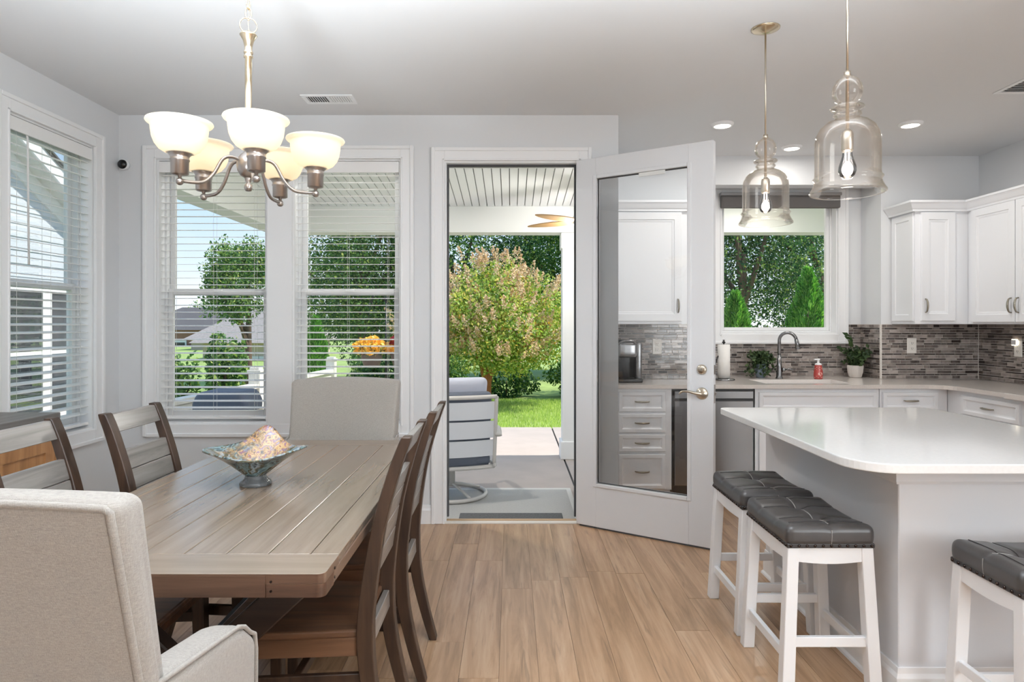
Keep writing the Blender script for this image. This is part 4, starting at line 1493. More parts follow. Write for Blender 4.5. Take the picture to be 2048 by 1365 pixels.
pot_plant('potted_ivy', 'trailing ivy in a blue grey pot left of the faucet', (2.13, 5.55, ZT), pot_a, 60, .135, .030, 5, droop=True, aspect=.8)
pp = pot_plant('potted_plant', 'dark green leafy plant in a white ribbed pot at recess corner', (2.955, 5.58, ZT), pot_b, 34, .12, .034, 6, aspect=.75, tall=.17)
rs = np.random.RandomState(9)
V = []
for p, l in (((2.88, 5.56, 1.22), .085), ((2.86, 5.55, 1.25), .075), ((2.91, 5.56, 1.20), .07), ((2.90, 5.55, 1.17), .08), ((2.93, 5.55, 1.15), .07)):
    V.append(leaf_quads(np.array([p]), l, rs, .42, dirs=np.array([[-.8, -.1, .75]])))
quads('tall_leaves', np.concatenate(V), M_lf_house, pp, kind='stuff')
MB().tube(spline([(2.95, 5.58, .97), (2.93, 5.57, 1.08), (2.88, 5.56, 1.21)], 5), .003, 6).build('tall_stem', M_lf_house, pp)
mb = MB()
for i in range(30):
    a = 2 * PI * i / 30
    mb.tube([(2.955 + .0465 * math.cos(a), 5.58 + .0465 * math.sin(a), ZT + .005), (2.955 + .0585 * math.cos(a), 5.58 + .0585 * math.sin(a), ZT + .05), (2.955 + .062 * math.cos(a), 5.58 + .062 * math.sin(a), ZT + .1)], .0022, 4)
mb.build('pot_ribs', M_ceramic, pp, kind='stuff')

# ---------------------------------------------------------------- island
IX0, IX1, IY0, IY1 = 1.371, 2.06, 2.30, 3.50
isl = thing('kitchen_island', 'pale grey kitchen island base with baseboard in front of the stools', 'island', (1.7, 2.9, 0))
MB().box(IX0, IX1, IY0, IY1, 0, .85).build('body', M_island, isl, bevel=.003, seg=1)
MB().sweep([(IX0, IY1), (IX0, IY0), (IX1, IY0), (IX1, IY1)][::-1], [(-.0, .775), (-.014, .775), (-.018, .785), (-.018, .848), (0, .848)]).build('apron', M_island, isl)
bbp = [(-a, b_) for a, b_ in bb]
MB().sweep([(IX0, IY1), (IX0, IY0), (IX1, IY0), (IX1, IY1)][::-1], bbp).build('baseboard', M_trim, isl)
MB().sweep([(IX0 - .014, IY1), (IX0 - .014, IY0 - .014), (IX1 + .014, IY0 - .014), (IX1 + .014, IY1)][::-1], [(0, 0), (-.012, 0), (-.010, .010), (0, .016)]).build('shoe_molding', M_trim, isl)
TX0, TX1, TY0, TY1 = 1.13, 2.27, 2.106, 3.54


def rpoly(x0, x1, y0, y1, rads):
    pts = []
    for (cx, cy, a0, rr) in ((x0, y0, PI, rads[0]), (x1, y0, 1.5 * PI, rads[1]), (x1, y1, 0, rads[2]), (x0, y1, .5 * PI, rads[3])):
        ox = cx + rr * (1 if cx == x0 else -1); oy = cy + rr * (1 if cy == y0 else -1)
        for i in range(13):
            a = a0 + PI / 2 * i / 12
            pts.append((ox + rr * math.cos(a), oy + rr * math.sin(a)))
    return pts


it = MB().prism(rpoly(TX0, TX1, TY0, TY1, (.15, .15, .10, .04)), .852, .884)
tag(it.build('island_top', M_quartz, bevel=.004, seg=2), 'glossy white quartz top on the kitchen island', 'countertop')


# ---------------------------------------------------------------- saddle stools
def make_stool(name, label):
    r = thing(name, label, 'stool', (0, 0, 0), 'saddle stools around the island')
    W, D_, H = .312, .402, .070

    def sad(p):
        x, y, z = p.x, p.y, p.z
        t = max(0, (z + H / 2) / H)
        u, v = x / (W / 2), y / (D_ / 2)
        z += t * (.016 * v * v - .004 + .016 * (1 - u * u) * (1 - v ** 4) * .6)
        for ty in (-.075, .075):
            q = math.exp(-(x * x + (y - ty) ** 2) / (2 * .022 ** 2))
            z -= t * t * .019 * q
        z -= t * .004 * (math.exp(-(x / .012) ** 2) + math.exp(-((abs(y) - .075) / .012) ** 2))
        b = 1 + .02 * math.sin(PI * t)
        return (x * b, y * b, z)
    MB().rbox(W, D_, H, .022, 4, 44, fn=sad, c=(0, 0, .54 + H / 2)).build('cushion', M_leather, r)

    def top(x, y):
        p = sad(Vector((x, y, H / 2)))
        return (p[0], p[1], p[2] + .54 + H / 2 + .0012)
    mb = MB()
    mb.tube([top(0, -D_ / 2 + .025 + (D_ - .05) * i / 30) for i in range(31)], .0017, 5)
    mb.build('seam_stitching', M_stitch, r)
    mb = MB()
    for yy in (-.075, .075, -D_ / 2 + .045, D_ / 2 - .045):
        mb.tube([top(-W / 2 + .022 + (W - .044) * i / 26, yy) for i in range(27)], .0013, 4)
    mb.build('cross_seams', kind='stuff', parent=r, m=MATS['welt_leather'] if 'welt_leather' in MATS else mat('welt_leather', (48, 44, 43), 0.5))
    fr = [(0, -D_ / 2 * 1.012 - .0005, .553 + .05 * i / 6) for i in range(7)]
    mb = MB()
    for s in (-1, 1):
        mb.tube([(0, s * (D_ / 2 * (1 + .02 * math.sin(PI * i / 6 * .8))) + s * .0008, .552 + .052 * i / 6) for i in range(7)], .0012, 4)
    mb.build('side_stitching', M_stitch, r)
    mb = MB()
    for s in (-1, 1):
        for i in range(11):
            mb.ball((-W / 2 + .012 + (W - .024) * i / 10, s * (D_ / 2 + .001), .5475), .006, 8)
        for i in range(16):
            mb.ball((s * (W / 2 + .001), -D_ / 2 + .012 + (D_ - .024) * i / 15, .5475), .0052, 8)
    mb.build('nailheads', M_nail, r, kind='stuff')
    MB().box(-W / 2 - .0008, W / 2 + .0008, -D_ / 2 - .0008, D_ / 2 + .0008, .5385, .5555).build('welt_band', mat('welt_leather', (48, 44, 43), 0.5) if 'welt_leather' not in MATS else MATS['welt_leather'], r, bevel=.004)
    tx_, ty_, bx_, by_ = .132, .176, .158, .190
    s_ = .021
    for sx_ in (-1, 1):
        for sy_ in (-1, 1):
            a, b_ = (sx_ * bx_, sy_ * by_), (sx_ * tx_, sy_ * ty_)
            q = [(-s_ * 1.08, -s_ * 1.08), (s_ * 1.08, -s_ * 1.08), (s_ * 1.08, s_ * 1.08), (-s_ * 1.08, s_ * 1.08)]
            q2 = [(-s_, -s_), (s_, -s_), (s_, s_), (-s_, s_)]
            MB().hexa([(a[0] + i, a[1] + j, 0) for i, j in q], [(b_[0] + i, b_[1] + j, .5385) for i, j in q2]).build('leg', M_stoolwhite, r, bevel=.004, seg=2)

    def at(z):
        t = z / .54
        return bx_ + (tx_ - bx_) * t, by_ + (ty_ - by_) * t
    # aprons with a softly bowed lower edge
    for s in (-1, 1):
        n = 12
        hw = tx_ - .016
        poly = [(-hw, .538), (hw, .538)][::-1] + [(-hw + 2 * hw * i / n, .488 - .008 * math.sin(PI * i / n)) for i in range(n + 1)]
        MB().prism(poly, s * (ty_ + .008) - .009, s * (ty_ + .008) + .009, 'Y').build('apron', M_stoolwhite, r)
        hw = ty_ - .016
        poly = [(-hw, .538), (hw, .538)][::-1] + [(-hw + 2 * hw * i / n, .488 - .008 * math.sin(PI * i / n)) for i in range(n + 1)]
        MB().prism(poly, s * (tx_ + .006) - .009, s * (tx_ + .006) + .009, 'X').build('apron', M_stoolwhite, r)
    for s in (-1, 1):
        x_, y_ = at(.20)
        MB().bar((-x_, s * y_, .20), (x_, s * y_, .20), .018, .036).build('stretcher', M_stoolwhite, r, bevel=.002, seg=1)
        x_, y_ = at(.145)
        MB().bar((s * x_, -y_, .145), (s * x_, y_, .145), .018, .036).build('stretcher', M_stoolwhite, r, bevel=.002, seg=1)
    return r


st1 = make_stool('bar_stool', 'grey leather saddle stool in front, whole seat and white legs showing')
st2 = dup(st1, (1.148, 2.995, 0), 0, 'grey leather saddle stool closest to the open door, partly behind another')
st3 = dup(st1, (1.684, 2.038, 0), PI / 2, 'grey leather saddle stool at the picture edge by the island end')
st1.location = (1.142, 2.518, 0)

# ================================================================ dining table
TXc = -.87
tx0, tx1, ty0, ty1, tz = -1.312, -.432, 1.506, 3.236, .76
tb = thing('dining_table', 'long weathered wood trestle dining table with planked top', 'table', (TXc, 2.37, 0))
bw = .13
e_ = .074
xs = [tx0 + e_ - .0, *[-1.25 + .1063 * i for i in range(8)], tx1]
xs = [tx0] + [-1.25 + .1063 * i for i in range(8)] + [tx1]
for i in range(len(xs) - 1):
    MB().box(xs[i] + .0012, xs[i + 1] - .0012, ty0 + bw + .001, ty1 - bw - .001, tz - .022, tz).build('plank', M_top, tb, bevel=.0018, seg=1)
for s, (a, b_) in enumerate(((ty0, ty0 + bw), (ty1 - bw, ty1))):
    poly = rpoly(tx0, tx1, a, b_, (.018, .018, .002, .002) if s == 0 else (.002, .002, .018, .018))
    bo_ = MB().prism(poly, tz - .024, tz).build('breadboard_end', M_topx, tb, bevel=.0007, seg=1)
    bo_.data.materials.append(M_edge); bo_.data.materials.append(M_edgey)
    for p_ in bo_.data.polygons:
        if abs(p_.normal.z) < .5:
            p_.material_index = 1 if abs(p_.normal.y) > .6 else 2
# moulded edge under the top: long sides, end boards and corner blocks
cb_ = .137
for xx, s in ((tx0, 1), (tx1 - .03, 1)):
    MB().box(xx, xx + .03, ty0 + .08, ty1 - .08, tz - .054, tz - .0225).build('side_edge', M_edgey, tb, bevel=.002, seg=1)
for yy in (ty0, ty1 - .03):
    MB().box(tx0 + cb_, tx1 - cb_, yy + .0015, yy + .03, tz - .054, tz - .0245).build('end_edge', M_edge, tb, bevel=.001, seg=1)
# the outer faces of those boards carry up over the edge of the top
for yy, o_ in ((ty0, -1), (ty1, 1)):
    MB().box(tx0 + cb_, tx1 - cb_, yy, yy + o_ * .0025, tz - .054, tz - .004).build('end_facing', M_edge, tb)
for xx in (tx0, tx1):
    for yy in (ty0, ty1):
        sx_, sy_ = (1 if xx == tx0 else -1), (1 if yy == ty0 else -1)
        a0, a1 = sorted((xx, xx + sx_ * cb_)); b0, b1 = sorted((yy, yy + sy_ * .08))
        k = [.002] * 4
        k[{(1, 1): 0, (-1, 1): 1, (-1, -1): 2, (1, -1): 3}[(sx_, sy_)]] = .018
        MB().prism(rpoly(a0, a1, b0, b1, k), tz - .055, tz - .0241).build('corner_block', M_edgey if yy == ty1 else M_edge, tb)
        mb = MB()
        for zz in (tz - .018, tz - .040):
            mb.lathe([(.0028, -.0016), (.0028, .0016)], 8, (xx + sx_ * (cb_ - .013), yy - sy_ * .0012, zz), axis='Y')
            mb.lathe([(.0035, -.0012), (.0035, .0012)], 8, (xx - sx_ * .001, yy + sy_ * .085, zz), axis='X')
        mb.build('pegs', M_nail, tb, kind='stuff')
# X trestles and stretcher
for yy in (1.77, 2.95):
    for s in (-1, 1):
        MB().bar((TXc - s * .33, yy + s * .012, .06), (TXc + s * .33, yy + s * .012, .675), .05, .085, up=(0, 0, 1)).build('trestle_leg', M_trestle, tb, bevel=.004, seg=1)
    MB().box(TXc - .40, TXc + .40, yy - .045, yy + .045, .655, tz - .023).build('top_rail', M_trestle, tb, bevel=.004, seg=1)
    MB().box(TXc - .40, TXc + .40, yy - .05, yy + .05, 0, .07).build('foot_rail', M_trestle, tb, bevel=.006, seg=1)
MB().box(TXc - .03, TXc + .03, 1.77, 2.95, .32, .42).build('stretcher', M_trestle, tb, bevel=.004, seg=1)


# ---------------------------------------------------------------- wooden side chairs
def make_chair(name, label):
    r = thing(name, label, 'chair', (0, 0, 0), 'wooden chairs along the table')
    hw = .166
    prof = spline([(-.282, 0), (-.245, .13), (-.212, .28), (-.20, .42), (-.208, .55), (-.24, .75), (-.288, .92), (-.322, 1.01)], 5)
    wd = [.030, .036, .043, .048, .044, .038, .033, .028]
    wn_ = [w_[1] if isinstance(w_, tuple) else w_ for w_ in np.interp(np.linspace(0, 7, len(prof)), range(8), wd)]
    for s in (-1, 1):
        v, f = [], []
        for i, (y, z) in enumerate(prof):
            a, b_ = prof[max(i - 1, 0)], prof[min(i + 1, len(prof) - 1)]
            t = Vector((b_[0] - a[0], b_[1] - a[1])).normalized()
            nrm = Vector((t.y, -t.x))   # forwards
            h_ = wn_[i] / 2
            f0 = (y + nrm.x * h_, z + (nrm.y * h_ if 0 < i < len(prof) - 1 else 0)); b0 = (y - nrm.x * h_, z - (nrm.y * h_ if 0 < i < len(prof) - 1 else 0))
            x0_, x1_ = s * hw - .022, s * hw + .022
            v += [(x0_, b0[0], b0[1]), (x1_, b0[0], b0[1]), (x1_, f0[0], f0[1]), (x0_, f0[0], f0[1])]
        n = len(prof)
        for i in range(n - 1):
            for k in range(4):
                l = (k + 1) % 4
                f.append((4 * i + k, 4 * i + l, 4 * i + 4 + l, 4 * i + 4 + k))
        f += [(3, 2, 1, 0), (4 * n - 4, 4 * n - 3, 4 * n - 2, 4 * n - 1)]
        MB().add(v, f).build('back_post', M_post, r, bevel=.0025, seg=1)

    def yat(z):
        return float(np.interp(z, [p[1] for p in prof], [p[0] for p in prof]))

    def slat(z0, z1, nm='back_slat'):
        ya_, yb_ = yat(z0), yat(z1)
        t = .010
        x0_ = hw - .020
        MB().hexa([(-x0_, ya_ - t, z0), (x0_, ya_ - t, z0), (x0_, ya_ + t, z0), (-x0_, ya_ + t, z0)],
                  [(-x0_, yb_ - t, z1), (x0_, yb_ - t, z1), (x0_, yb_ + t, z1), (-x0_, yb_ + t, z1)]).build(nm, M_slat, r, bevel=.002, seg=1)
    slat(.938, 1.003, 'top_rail')
    for k in range(4):
        slat(.582 + .0725 * k, .582 + .0725 * k + .0695)
    slat(.375, .432, 'back_apron')
    # seat: two boards wide, dished edge
    MB().prism([(-.178, -.185), (.178, -.185), (.215, .235), (-.215, .235)], .425, .447).build('seat', M_seat, r, bevel=.006, seg=2)
    for s in (-1, 1):
        MB().hexa([(s * .20 - .021, .19 - .018, 0), (s * .20 + .021, .19 - .018, 0), (s * .20 + .021, .19 + .018, 0), (s * .20 - .021, .19 + .018, 0)],
                  [(s * .192 - .023, .185 - .022, .4245), (s * .192 + .023, .185 - .022, .4245), (s * .192 + .023, .185 + .022, .4245), (s * .192 - .023, .185 + .022, .4245)]).build('front_leg', M_post, r, bevel=.003, seg=1)
        MB().bar((s * .166, -.19, .397), (s * .19, .17, .397), .020, .055).build('side_apron', M_seat, r, bevel=.002, seg=1)
        MB().bar((s * .166, -.20, .30), (s * .198, .185, .30), .018, .036).build('side_stretcher', M_post, r, bevel=.002, seg=1)
    MB().box(-.172, .172, .178, .198, .37, .4245).build('front_apron', M_seat, r, bevel=.002, seg=1)
    MB().box(-.178, .178, -.012, .012, .288, .318).build('cross_stretcher', M_post, r, bevel=.002, seg=1)
    return r


c1 = make_chair('dining_chair', 'dark wooden slat back chair on the right of the table, nearer the viewer')
dup(c1, (-.612, 2.602, 0), PI / 2, 'dark wooden slat back chair on the right of the table, by the doorway')
dup(c1, (-1.172, 2.556, 0), -PI / 2, 'grey wooden slat back chair left of the table, by the nook windows')
dup(c1, (-1.29, 2.118, 0), -PI / 2 + .01, 'grey wooden slat back chair left of the table, before the sideboard')
c1.location = (-.625, 2.072, 0)
c1.rotation_euler = (0, 0, PI / 2)


# ---------------------------------------------------------------- upholstered end chairs
def make_host(name, label):
    r = thing(name, label, 'chair', (0, 0, 0), 'linen armchairs at the table ends')
    bz0, bz1 = .40, 1.088

    def lean(p):
        t = (p.z + (bz1 - bz0) / 2) / (bz1 - bz0)
        y = p.y - .19 * t + .030 * (p.x / .3) ** 2 * (1 if p.y > 0 else .55)      # gently wrapped
        x = p.x * ((.90 + .10 * t) if p.y > 0 else (.975 + .025 * t))
        z = p.z + .016 * (1 - (p.x / .3) ** 2) * max(0, t - .5) * 2
        return (x, y, z)
    YC = -.024
    MB().rbox(.60, .065, bz1 - bz0, .022, 4, 12, fn=lean, c=(0, YC, (bz0 + bz1) / 2)).build('backrest', M_linen, r)
    # welt around the rear panel
    path = []
    H_ = (bz1 - bz0) / 2

    def back(x, z):
        p = lean(Vector((x, -.0325, z)))
        return (p[0], p[1] + YC + .003, p[2] + (bz0 + bz1) / 2)
    hx = .288
    for i in range(12): path.append(back(-hx, -H_ + .02 + (2 * H_ - .036) * i / 11))
    for i in range(25): path.append(back(-hx + .007 + (2 * hx - .014) * i / 24, H_ - .010))
    for i in range(12): path.append(back(hx, H_ - .016 - (2 * H_ - .036) * i / 11))
    MB().tube(path, .0062, 8).build('back_piping', M_linen, r)
    MB().rbox(.46, .54, .15, .04, 4, 8, fn=lambda p: (p.x, p.y, p.z + (.012 * (1 - (p.x / .23) ** 2) if p.z > 0 else 0)), c=(0, .075, .42)).build('seat_cushion', M_linen, r)
    MB().rbox(.56, .50, .13, .02, 3, 4, c=(0, .04, .29)).build('seat_base', M_linen, r)
    MB().rbox(.56, .07, .14, .035, 4, 6, c=(0, .315, .425)).build('seat_front', M_linen, r)
    for s in (-1, 1):
        def arm(p):
            # the arm slopes gently down towards its front and rounds over
            t = (p.y + .22) / .44
            u = max(0, (p.z + .25) / .5)
            z = p.z + u * (.04 - .075 * t) - u * .05 * max(0, (t - .8) / .2) ** 2
            return (p.x * (1.0 + .1 * u), p.y, z)
        MB().rbox(.082, .46, .50, .026, 4, 10, fn=arm, c=(s * .254, .055, .492)).build('arm', M_linen, r)
        pth = []
        for i in range(14):
            y = -.20 + .40 * i / 13
            q = arm(Vector((s * .036, y, .25)))
            pth.append((q[0] + s * .254, q[1] + .055, q[2] + .492 - .002))
        q0 = pth[-1]
        pth += [(q0[0], .278, q0[2] - .014), (q0[0], .285, q0[2] - .05), (q0[0] - s * .002, .285, .24)]
        MB().tube(pth, .0048, 8).build('arm_piping', M_linen, r)
        for yy in (-.17, .26):
            MB().hexa([(s * .235 - .016, yy - .016, 0), (s * .235 + .016, yy - .016, 0), (s * .235 + .016, yy + .016, 0), (s * .235 - .016, yy + .016, 0)],
                      [(s * .235 - .023, yy - .023, .2245), (s * .235 + .023, yy - .023, .2245), (s * .235 + .023, yy + .023, .2245), (s * .235 - .023, yy + .023, .2245)]).build('leg', M_post, r, bevel=.002, seg=1)
    return r


h1 = make_host('armchair', 'beige linen armchair seen from behind at the near table end')
h2 = dup(h1, (-.918, 3.46, 0), PI + .02, 'beige linen armchair under the nook windows at the far table end', scale=(1, 1, .942))
h1.location = (-.852, 1.138, 0)

# ---------------------------------------------------------------- art glass bowl
bx, by, bz = -.921, 2.345, tz
bo = thing('glass_bowl', 'swirled blue and amber art glass bowl with a wavy rim on table', 'bowl', (bx, by, bz))


def bowl_pt(r_, th_, inner_):
    c_, s_ = math.cos(th_), math.sin(th_)
    peak = math.exp(-((((th_ - PI / 2 - .05 + PI) % (2 * PI)) - PI) / .50) ** 2)
    rim = .128 + .056 * abs(c_) ** 3 + .012 * peak
    zr = .112 + .018 * abs(c_) ** 3 + .072 * peak + .006 * math.cos(3 * th_ + .6)
    q = .034 + (rim - .034) * r_
    flare = r_ ** 1.25
    z = .034 + (zr - .034) * (.42 * r_ + .58 * flare) + .012 * math.sin(PI * r_)*(1-peak)
    return (bx + q * c_, by + q * s_, bz + z + (.006 if inner_ else 0))


NR, NT = 18, 72
v, f = [], []
for inn in (0, 1):
    for i in range(NR + 1):
        for j in range(NT):
            v.append(bowl_pt(i / NR if not inn else i / NR * .992, 2 * PI * j / NT, inn))
o = (NR + 1) * NT
for i in range(NR):
    for j in range(NT):
        l = (j + 1) % NT
        f.append((i * NT + j, i * NT + l, (i + 1) * NT + l, (i + 1) * NT + j))
        f.append((o + i * NT + j, o + (i + 1) * NT + j, o + (i + 1) * NT + l, o + i * NT + l))
for j in range(NT):
    l = (j + 1) % NT
    f.append((NR * NT + j, NR * NT + l, o + NR * NT + l, o + NR * NT + j))
f.append(tuple(range(NT))[::-1]); f.append(tuple(o + j for j in range(NT)))
MB().add(v, f, True).build('bowl', M_art, bo)
gm = bpy.data.materials.new('clear_foot_glass')
N, L, b = nodes_of(gm)
b.inputs['Base Color'].default_value = lin(150, 156, 160)
b.inputs['Roughness'].default_value = .05
b.inputs['Transmission Weight'].default_value = .6
MB().lathe([(.0001, 0), (.053, 0), (.056, .004), (.054, .012), (.043, .020), (.037, .030), (.036, .040), (.0001, .040)], 36, (bx, by, bz)).build('foot', gm, bo)

# ---------------------------------------------------------------- sideboard
sb = thing('sideboard', 'sideboard with grey wood top and honey oak doors under the left window', 'sideboard', (-2.42, 2.65, 0))
sx0_, sx1_, sy0_, sy1_ = XL + .045, -2.285, 2.0, 3.255
MB().box(sx0_, sx1_ + .02, sy0_ - .015, sy1_ + .015, .865, .895).build('top', M_greywood, sb, bevel=.003, seg=1)
MB().box(sx0_ + .005, sx1_ - .002, sy0_, sy1_, .06, .8645).build('body', M_greywood, sb, bevel=.002, seg=1)
n = 3
for i in range(n):
    a = sy0_ + .02 + (sy1_ - sy0_ - .04) * i / n
    b_ = sy0_ + .02 + (sy1_ - sy0_ - .04) * (i + 1) / n
    dm = MB().rings(a + .003, b_ - .003, .10, .775, [(0, -.016), (.003, -.018), (.065, -.018), (.067, -.010), (.071, -.010)], 0.0)
    dm.v = [(sx1_ - p[1], p[0], p[2]) for p in dm.v]
    d_ = dm.build('door', M_honey, sb)
    MB().ball((sx1_ + .03, b_ - .04, .5), .012, 10).build('knob', M_nickel_d, d_)
MB().box(sx1_ - .002, sx1_ + .016, sy0_ + .01, sy1_ - .005, .785, .862).build('frieze', M_greywood, sb, bevel=.002, seg=1)
MB().box(sx1_ - .002, sx1_ + .019, sy1_ - .018, sy1_ - .001, .06, .78).build('corner_stile', M_honey, sb, bevel=.002, seg=1)
for yy in (sy0_ + .04, sy1_ - .04):
    for xx in (sx0_ + .05, sx1_ - .04):
        MB().box(xx - .025, xx + .025, yy - .025, yy + .025, 0, .06).build('foot', M_greywood, sb)

# ================================================================ outdoors
ZP = -.17
YB0, YB1, ZBM = 7.20, 7.46, 2.355      # porch beam
pf = struct('porch_floor', MB().box(-3.05, .583, YN + .16, 9.48, ZP - .1, ZP).box(.603, 6.2, YW + .16, 9.48, ZP - .1, ZP), M_concrete, 'pale concrete patio slab outside the open door', 'patio')
MB().box(.583, .603, YN + .16, 9.48, ZP - .1, ZP - .02).build('expansion_joint', M_darkgap, pf)
struct('lawn', MB().box(-40, 40, 9.48, 90, -.8, -.19).box(-40, -3.05, -6, 9.48, -.9, -.32).box(6.2, 40, -6, 9.48, -.8, -.2), M_lawn, 'bright green lawn beyond the patio', 'lawn')
rs = np.random.RandomState(3)
P = np.stack([rs.uniform(-1.4, 1.6, 16000), 9.50 + 3.5 * rs.random(16000), np.full(16000, -.172)], 1)
gq = leaf_quads(P, .065, rs, .16, dirs=np.array([[0, 0, 1.0]]).repeat(16000, 0), up=.8)
g_ = quads('grass', gq, M_grass, kind='stuff')
tag(g_, 'short bright green grass at the edge of the concrete patio', 'grass')

# rug, mat
rg_ = thing('outdoor_rug', 'grey outdoor rug with a pale border on the patio slab', 'rug', (-.6, 5.1, ZP))
MB().box(-1.9, .50, 4.66, 5.89, ZP + .0005, ZP + .008).build('field', M_rug, rg_)
MB().box(-1.9, .50, 5.885, 5.94, ZP + .0005, ZP + .009).box(.50, .54, 4.66, 5.94, ZP + .0005, ZP + .009).build('border', M_rugline, rg_)
mt = tag(MB().box(-.40, .40, 4.68, 5.12, ZP + .0095, ZP + .02).build('doormat', M_mat, bevel=.004), 'dark grey doormat lying just outside the threshold', 'doormat')

# porch roof: beadboard ceiling of separate boards, beams, post
def zceil(y): return 2.642 + .0908 * (YB0 - y)
pc = thing('porch_ceiling', 'white beadboard porch ceiling sloping away from the house', 'ceiling', (1.8, 5.7, 2.75), kind='structure')
bdw = .083


def porch_board(ya_):
    yb_ = YB0 + .001
    me = MB().hexa([(0, ya_, zceil(ya_)), (bdw - .009, ya_, zceil(ya_)), (bdw - .009, yb_, zceil(yb_)), (0, yb_, zceil(yb_))],
                   [(0, ya_, zceil(ya_) + .02), (bdw - .009, ya_, zceil(ya_) + .02), (bdw - .009, yb_, zceil(yb_) + .02), (0, yb_, zceil(yb_) + .02)]).mesh('board', loc=(0, 5.7, 2.75))
    me.materials.append(M_porchwhite)
    return me


YO = YW + .165
b_long, b_short = porch_board(YN + .165), porch_board(YO)
x = -2.50
while x < 6.1:
    piece('board', b_long if x + bdw < XE - .14 else b_short, pc, (x, 5.7, 2.75))
    x += bdw
mb = MB()
for x0_, x1_, y0_ in ((-2.72, XE - .145, YN + .165), (XE - .145, 6.2, YO)):
    mb.hexa([(x0_, y0_, zceil(y0_) + .021), (x1_, y0_, zceil(y0_) + .021), (x1_, 7.75, zceil(7.75) + .021), (x0_, 7.75, zceil(7.75) + .021)],
            [(x0_, y0_, zceil(y0_) + .12), (x1_, y0_, zceil(y0_) + .12), (x1_, 7.75, zceil(7.75) + .12), (x0_, 7.75, zceil(7.75) + .12)])
mb.build('roof_deck', mat('groove_grey', (150, 150, 148), 0.8), pc)
struct('porch_beam', MB().box(-2.72, 6.2, YB0 + .0015, YB1, ZBM, 2.66), M_porchbeam, 'white beam along the front of the porch roof', 'beam')
struct('porch_side_beam', MB().box(-2.72, -2.505, YN + .162, YB0, ZBM, 2.86), M_porchbeam, 'white beam closing the left end of the porch roof', 'beam')
pcol = thing('porch_column', 'square white porch column with plinth and collar beside the door', 'column', (.69, 7.4, ZP), kind='structure')
MB().box(.574, .80, 7.235, 7.455, ZP, ZBM - .001).build('shaft', M_porchwhite, pcol, bevel=.004, seg=1)
MB().box(.552, .822, 7.213, 7.477, ZP, ZP + .2).build('plinth', M_porchwhite, pcol, bevel=.006, seg=1)
MB().box(.558, .816, 7.219, 7.471, 2.18, ZBM - .001).build('collar', M_porchwhite, pcol, bevel=.006, seg=1)

# ceiling fan
fx_, fy_, fz_ = .695, 6.36, 2.345
fan = thing('ceiling_fan', 'ceiling fan with pale wood blades hanging under the porch roof', 'ceiling fan', (fx_, fy_, fz_))
MB().lathe([(.075, -.045), (.095, -.03), (.10, .03), (.07, .07), (.02, .08), (.02, .10), (.0001, .10)], 28, (fx_, fy_, fz_)).build('motor', M_porchwhite, fan)
MB().lathe([(.013, .09), (.013, zceil(fy_) - fz_ - .03), (.06, zceil(fy_) - fz_ - .02), (.065, zceil(fy_) - fz_)], 16, (fx_, fy_, fz_)).build('downrod', M_porchwhite, fan)
for k in range(5):
    a = math.radians(148 + 72 * k)
    u = Vector((math.cos(a), math.sin(a), 0)); w = Vector((-math.sin(a), math.cos(a), .22)).normalized()
    o_ = Vector((fx_, fy_, fz_))
    up, lo = [], []
    for t, hw in ((.08, .028), (.17, .05), (.3, .058), (.45, .046), (.56, .026), (.615, .005)):
        up.append((o_ + u * t + w * hw, o_ + u * t - w * hw))
    v, f = [], []
    for a_, b_ in up:
        v += [tuple(a_), tuple(b_), tuple(b_ + Vector((0, 0, -.009))), tuple(a_ + Vector((0, 0, -.009)))]
    for i in range(len(up) - 1):
        for q in range(4):
            l = (q + 1) % 4
            f.append((4 * i + q, 4 * i + l, 4 * i + 4 + l, 4 * i + 4 + q))
    f += [(0, 1, 2, 3), tuple(4 * (len(up) - 1) + q for q in range(4))[::-1]]
    MB().add(v, f).build('blade', M_fanwood, fan)
MB().lathe([(.0001, -.075), (.045, -.07), (.07, -.055), (.074, -.046), (.0001, -.046)], 24, (fx_, fy_, fz_)).build('added_glow_globe', emit('added_globe_glow', (255, 246, 232), 5.0), fan)  # glowing globe added out of view, with a lamp to brighten the porch
light('fan_fill_light', 'POINT', (fx_, fy_, fz_ - .14), 26, (1.0, .97, .92), shadow_soft_size=.08)
for (x, y, lb) in ((-1.0, 5.05, 'added fill light in the porch ceiling outside the nook windows'), (2.6, 6.6, 'added fill light in the porch ceiling outside the kitchen window')):
    r = thing('added_porch_downlight', lb, 'ceiling light', (x, y, zceil(y)))  # added fixture, its lamp lifts the shaded porch
    MB().lathe([(.078, 0), (.076, -.008), (.060, -.014), (.056, -.010)][::-1], 28, (x, y, zceil(y) - .001), cap=False).build('trim_ring', M_porchwhite, r)
    MB().lathe([(.0001, -.0105), (.057, -.0105), (.057, -.006), (.0001, -.006)], 28, (x, y, zceil(y) - .001)).build('lens', M_lamp, r)
    light('porch_fill_light', 'AREA', (x, y, zceil(y) - .02), 26 if x < 0 else 11, (1.0, .97, .92), target=(x, y, 0), shape='DISK', size=.11)


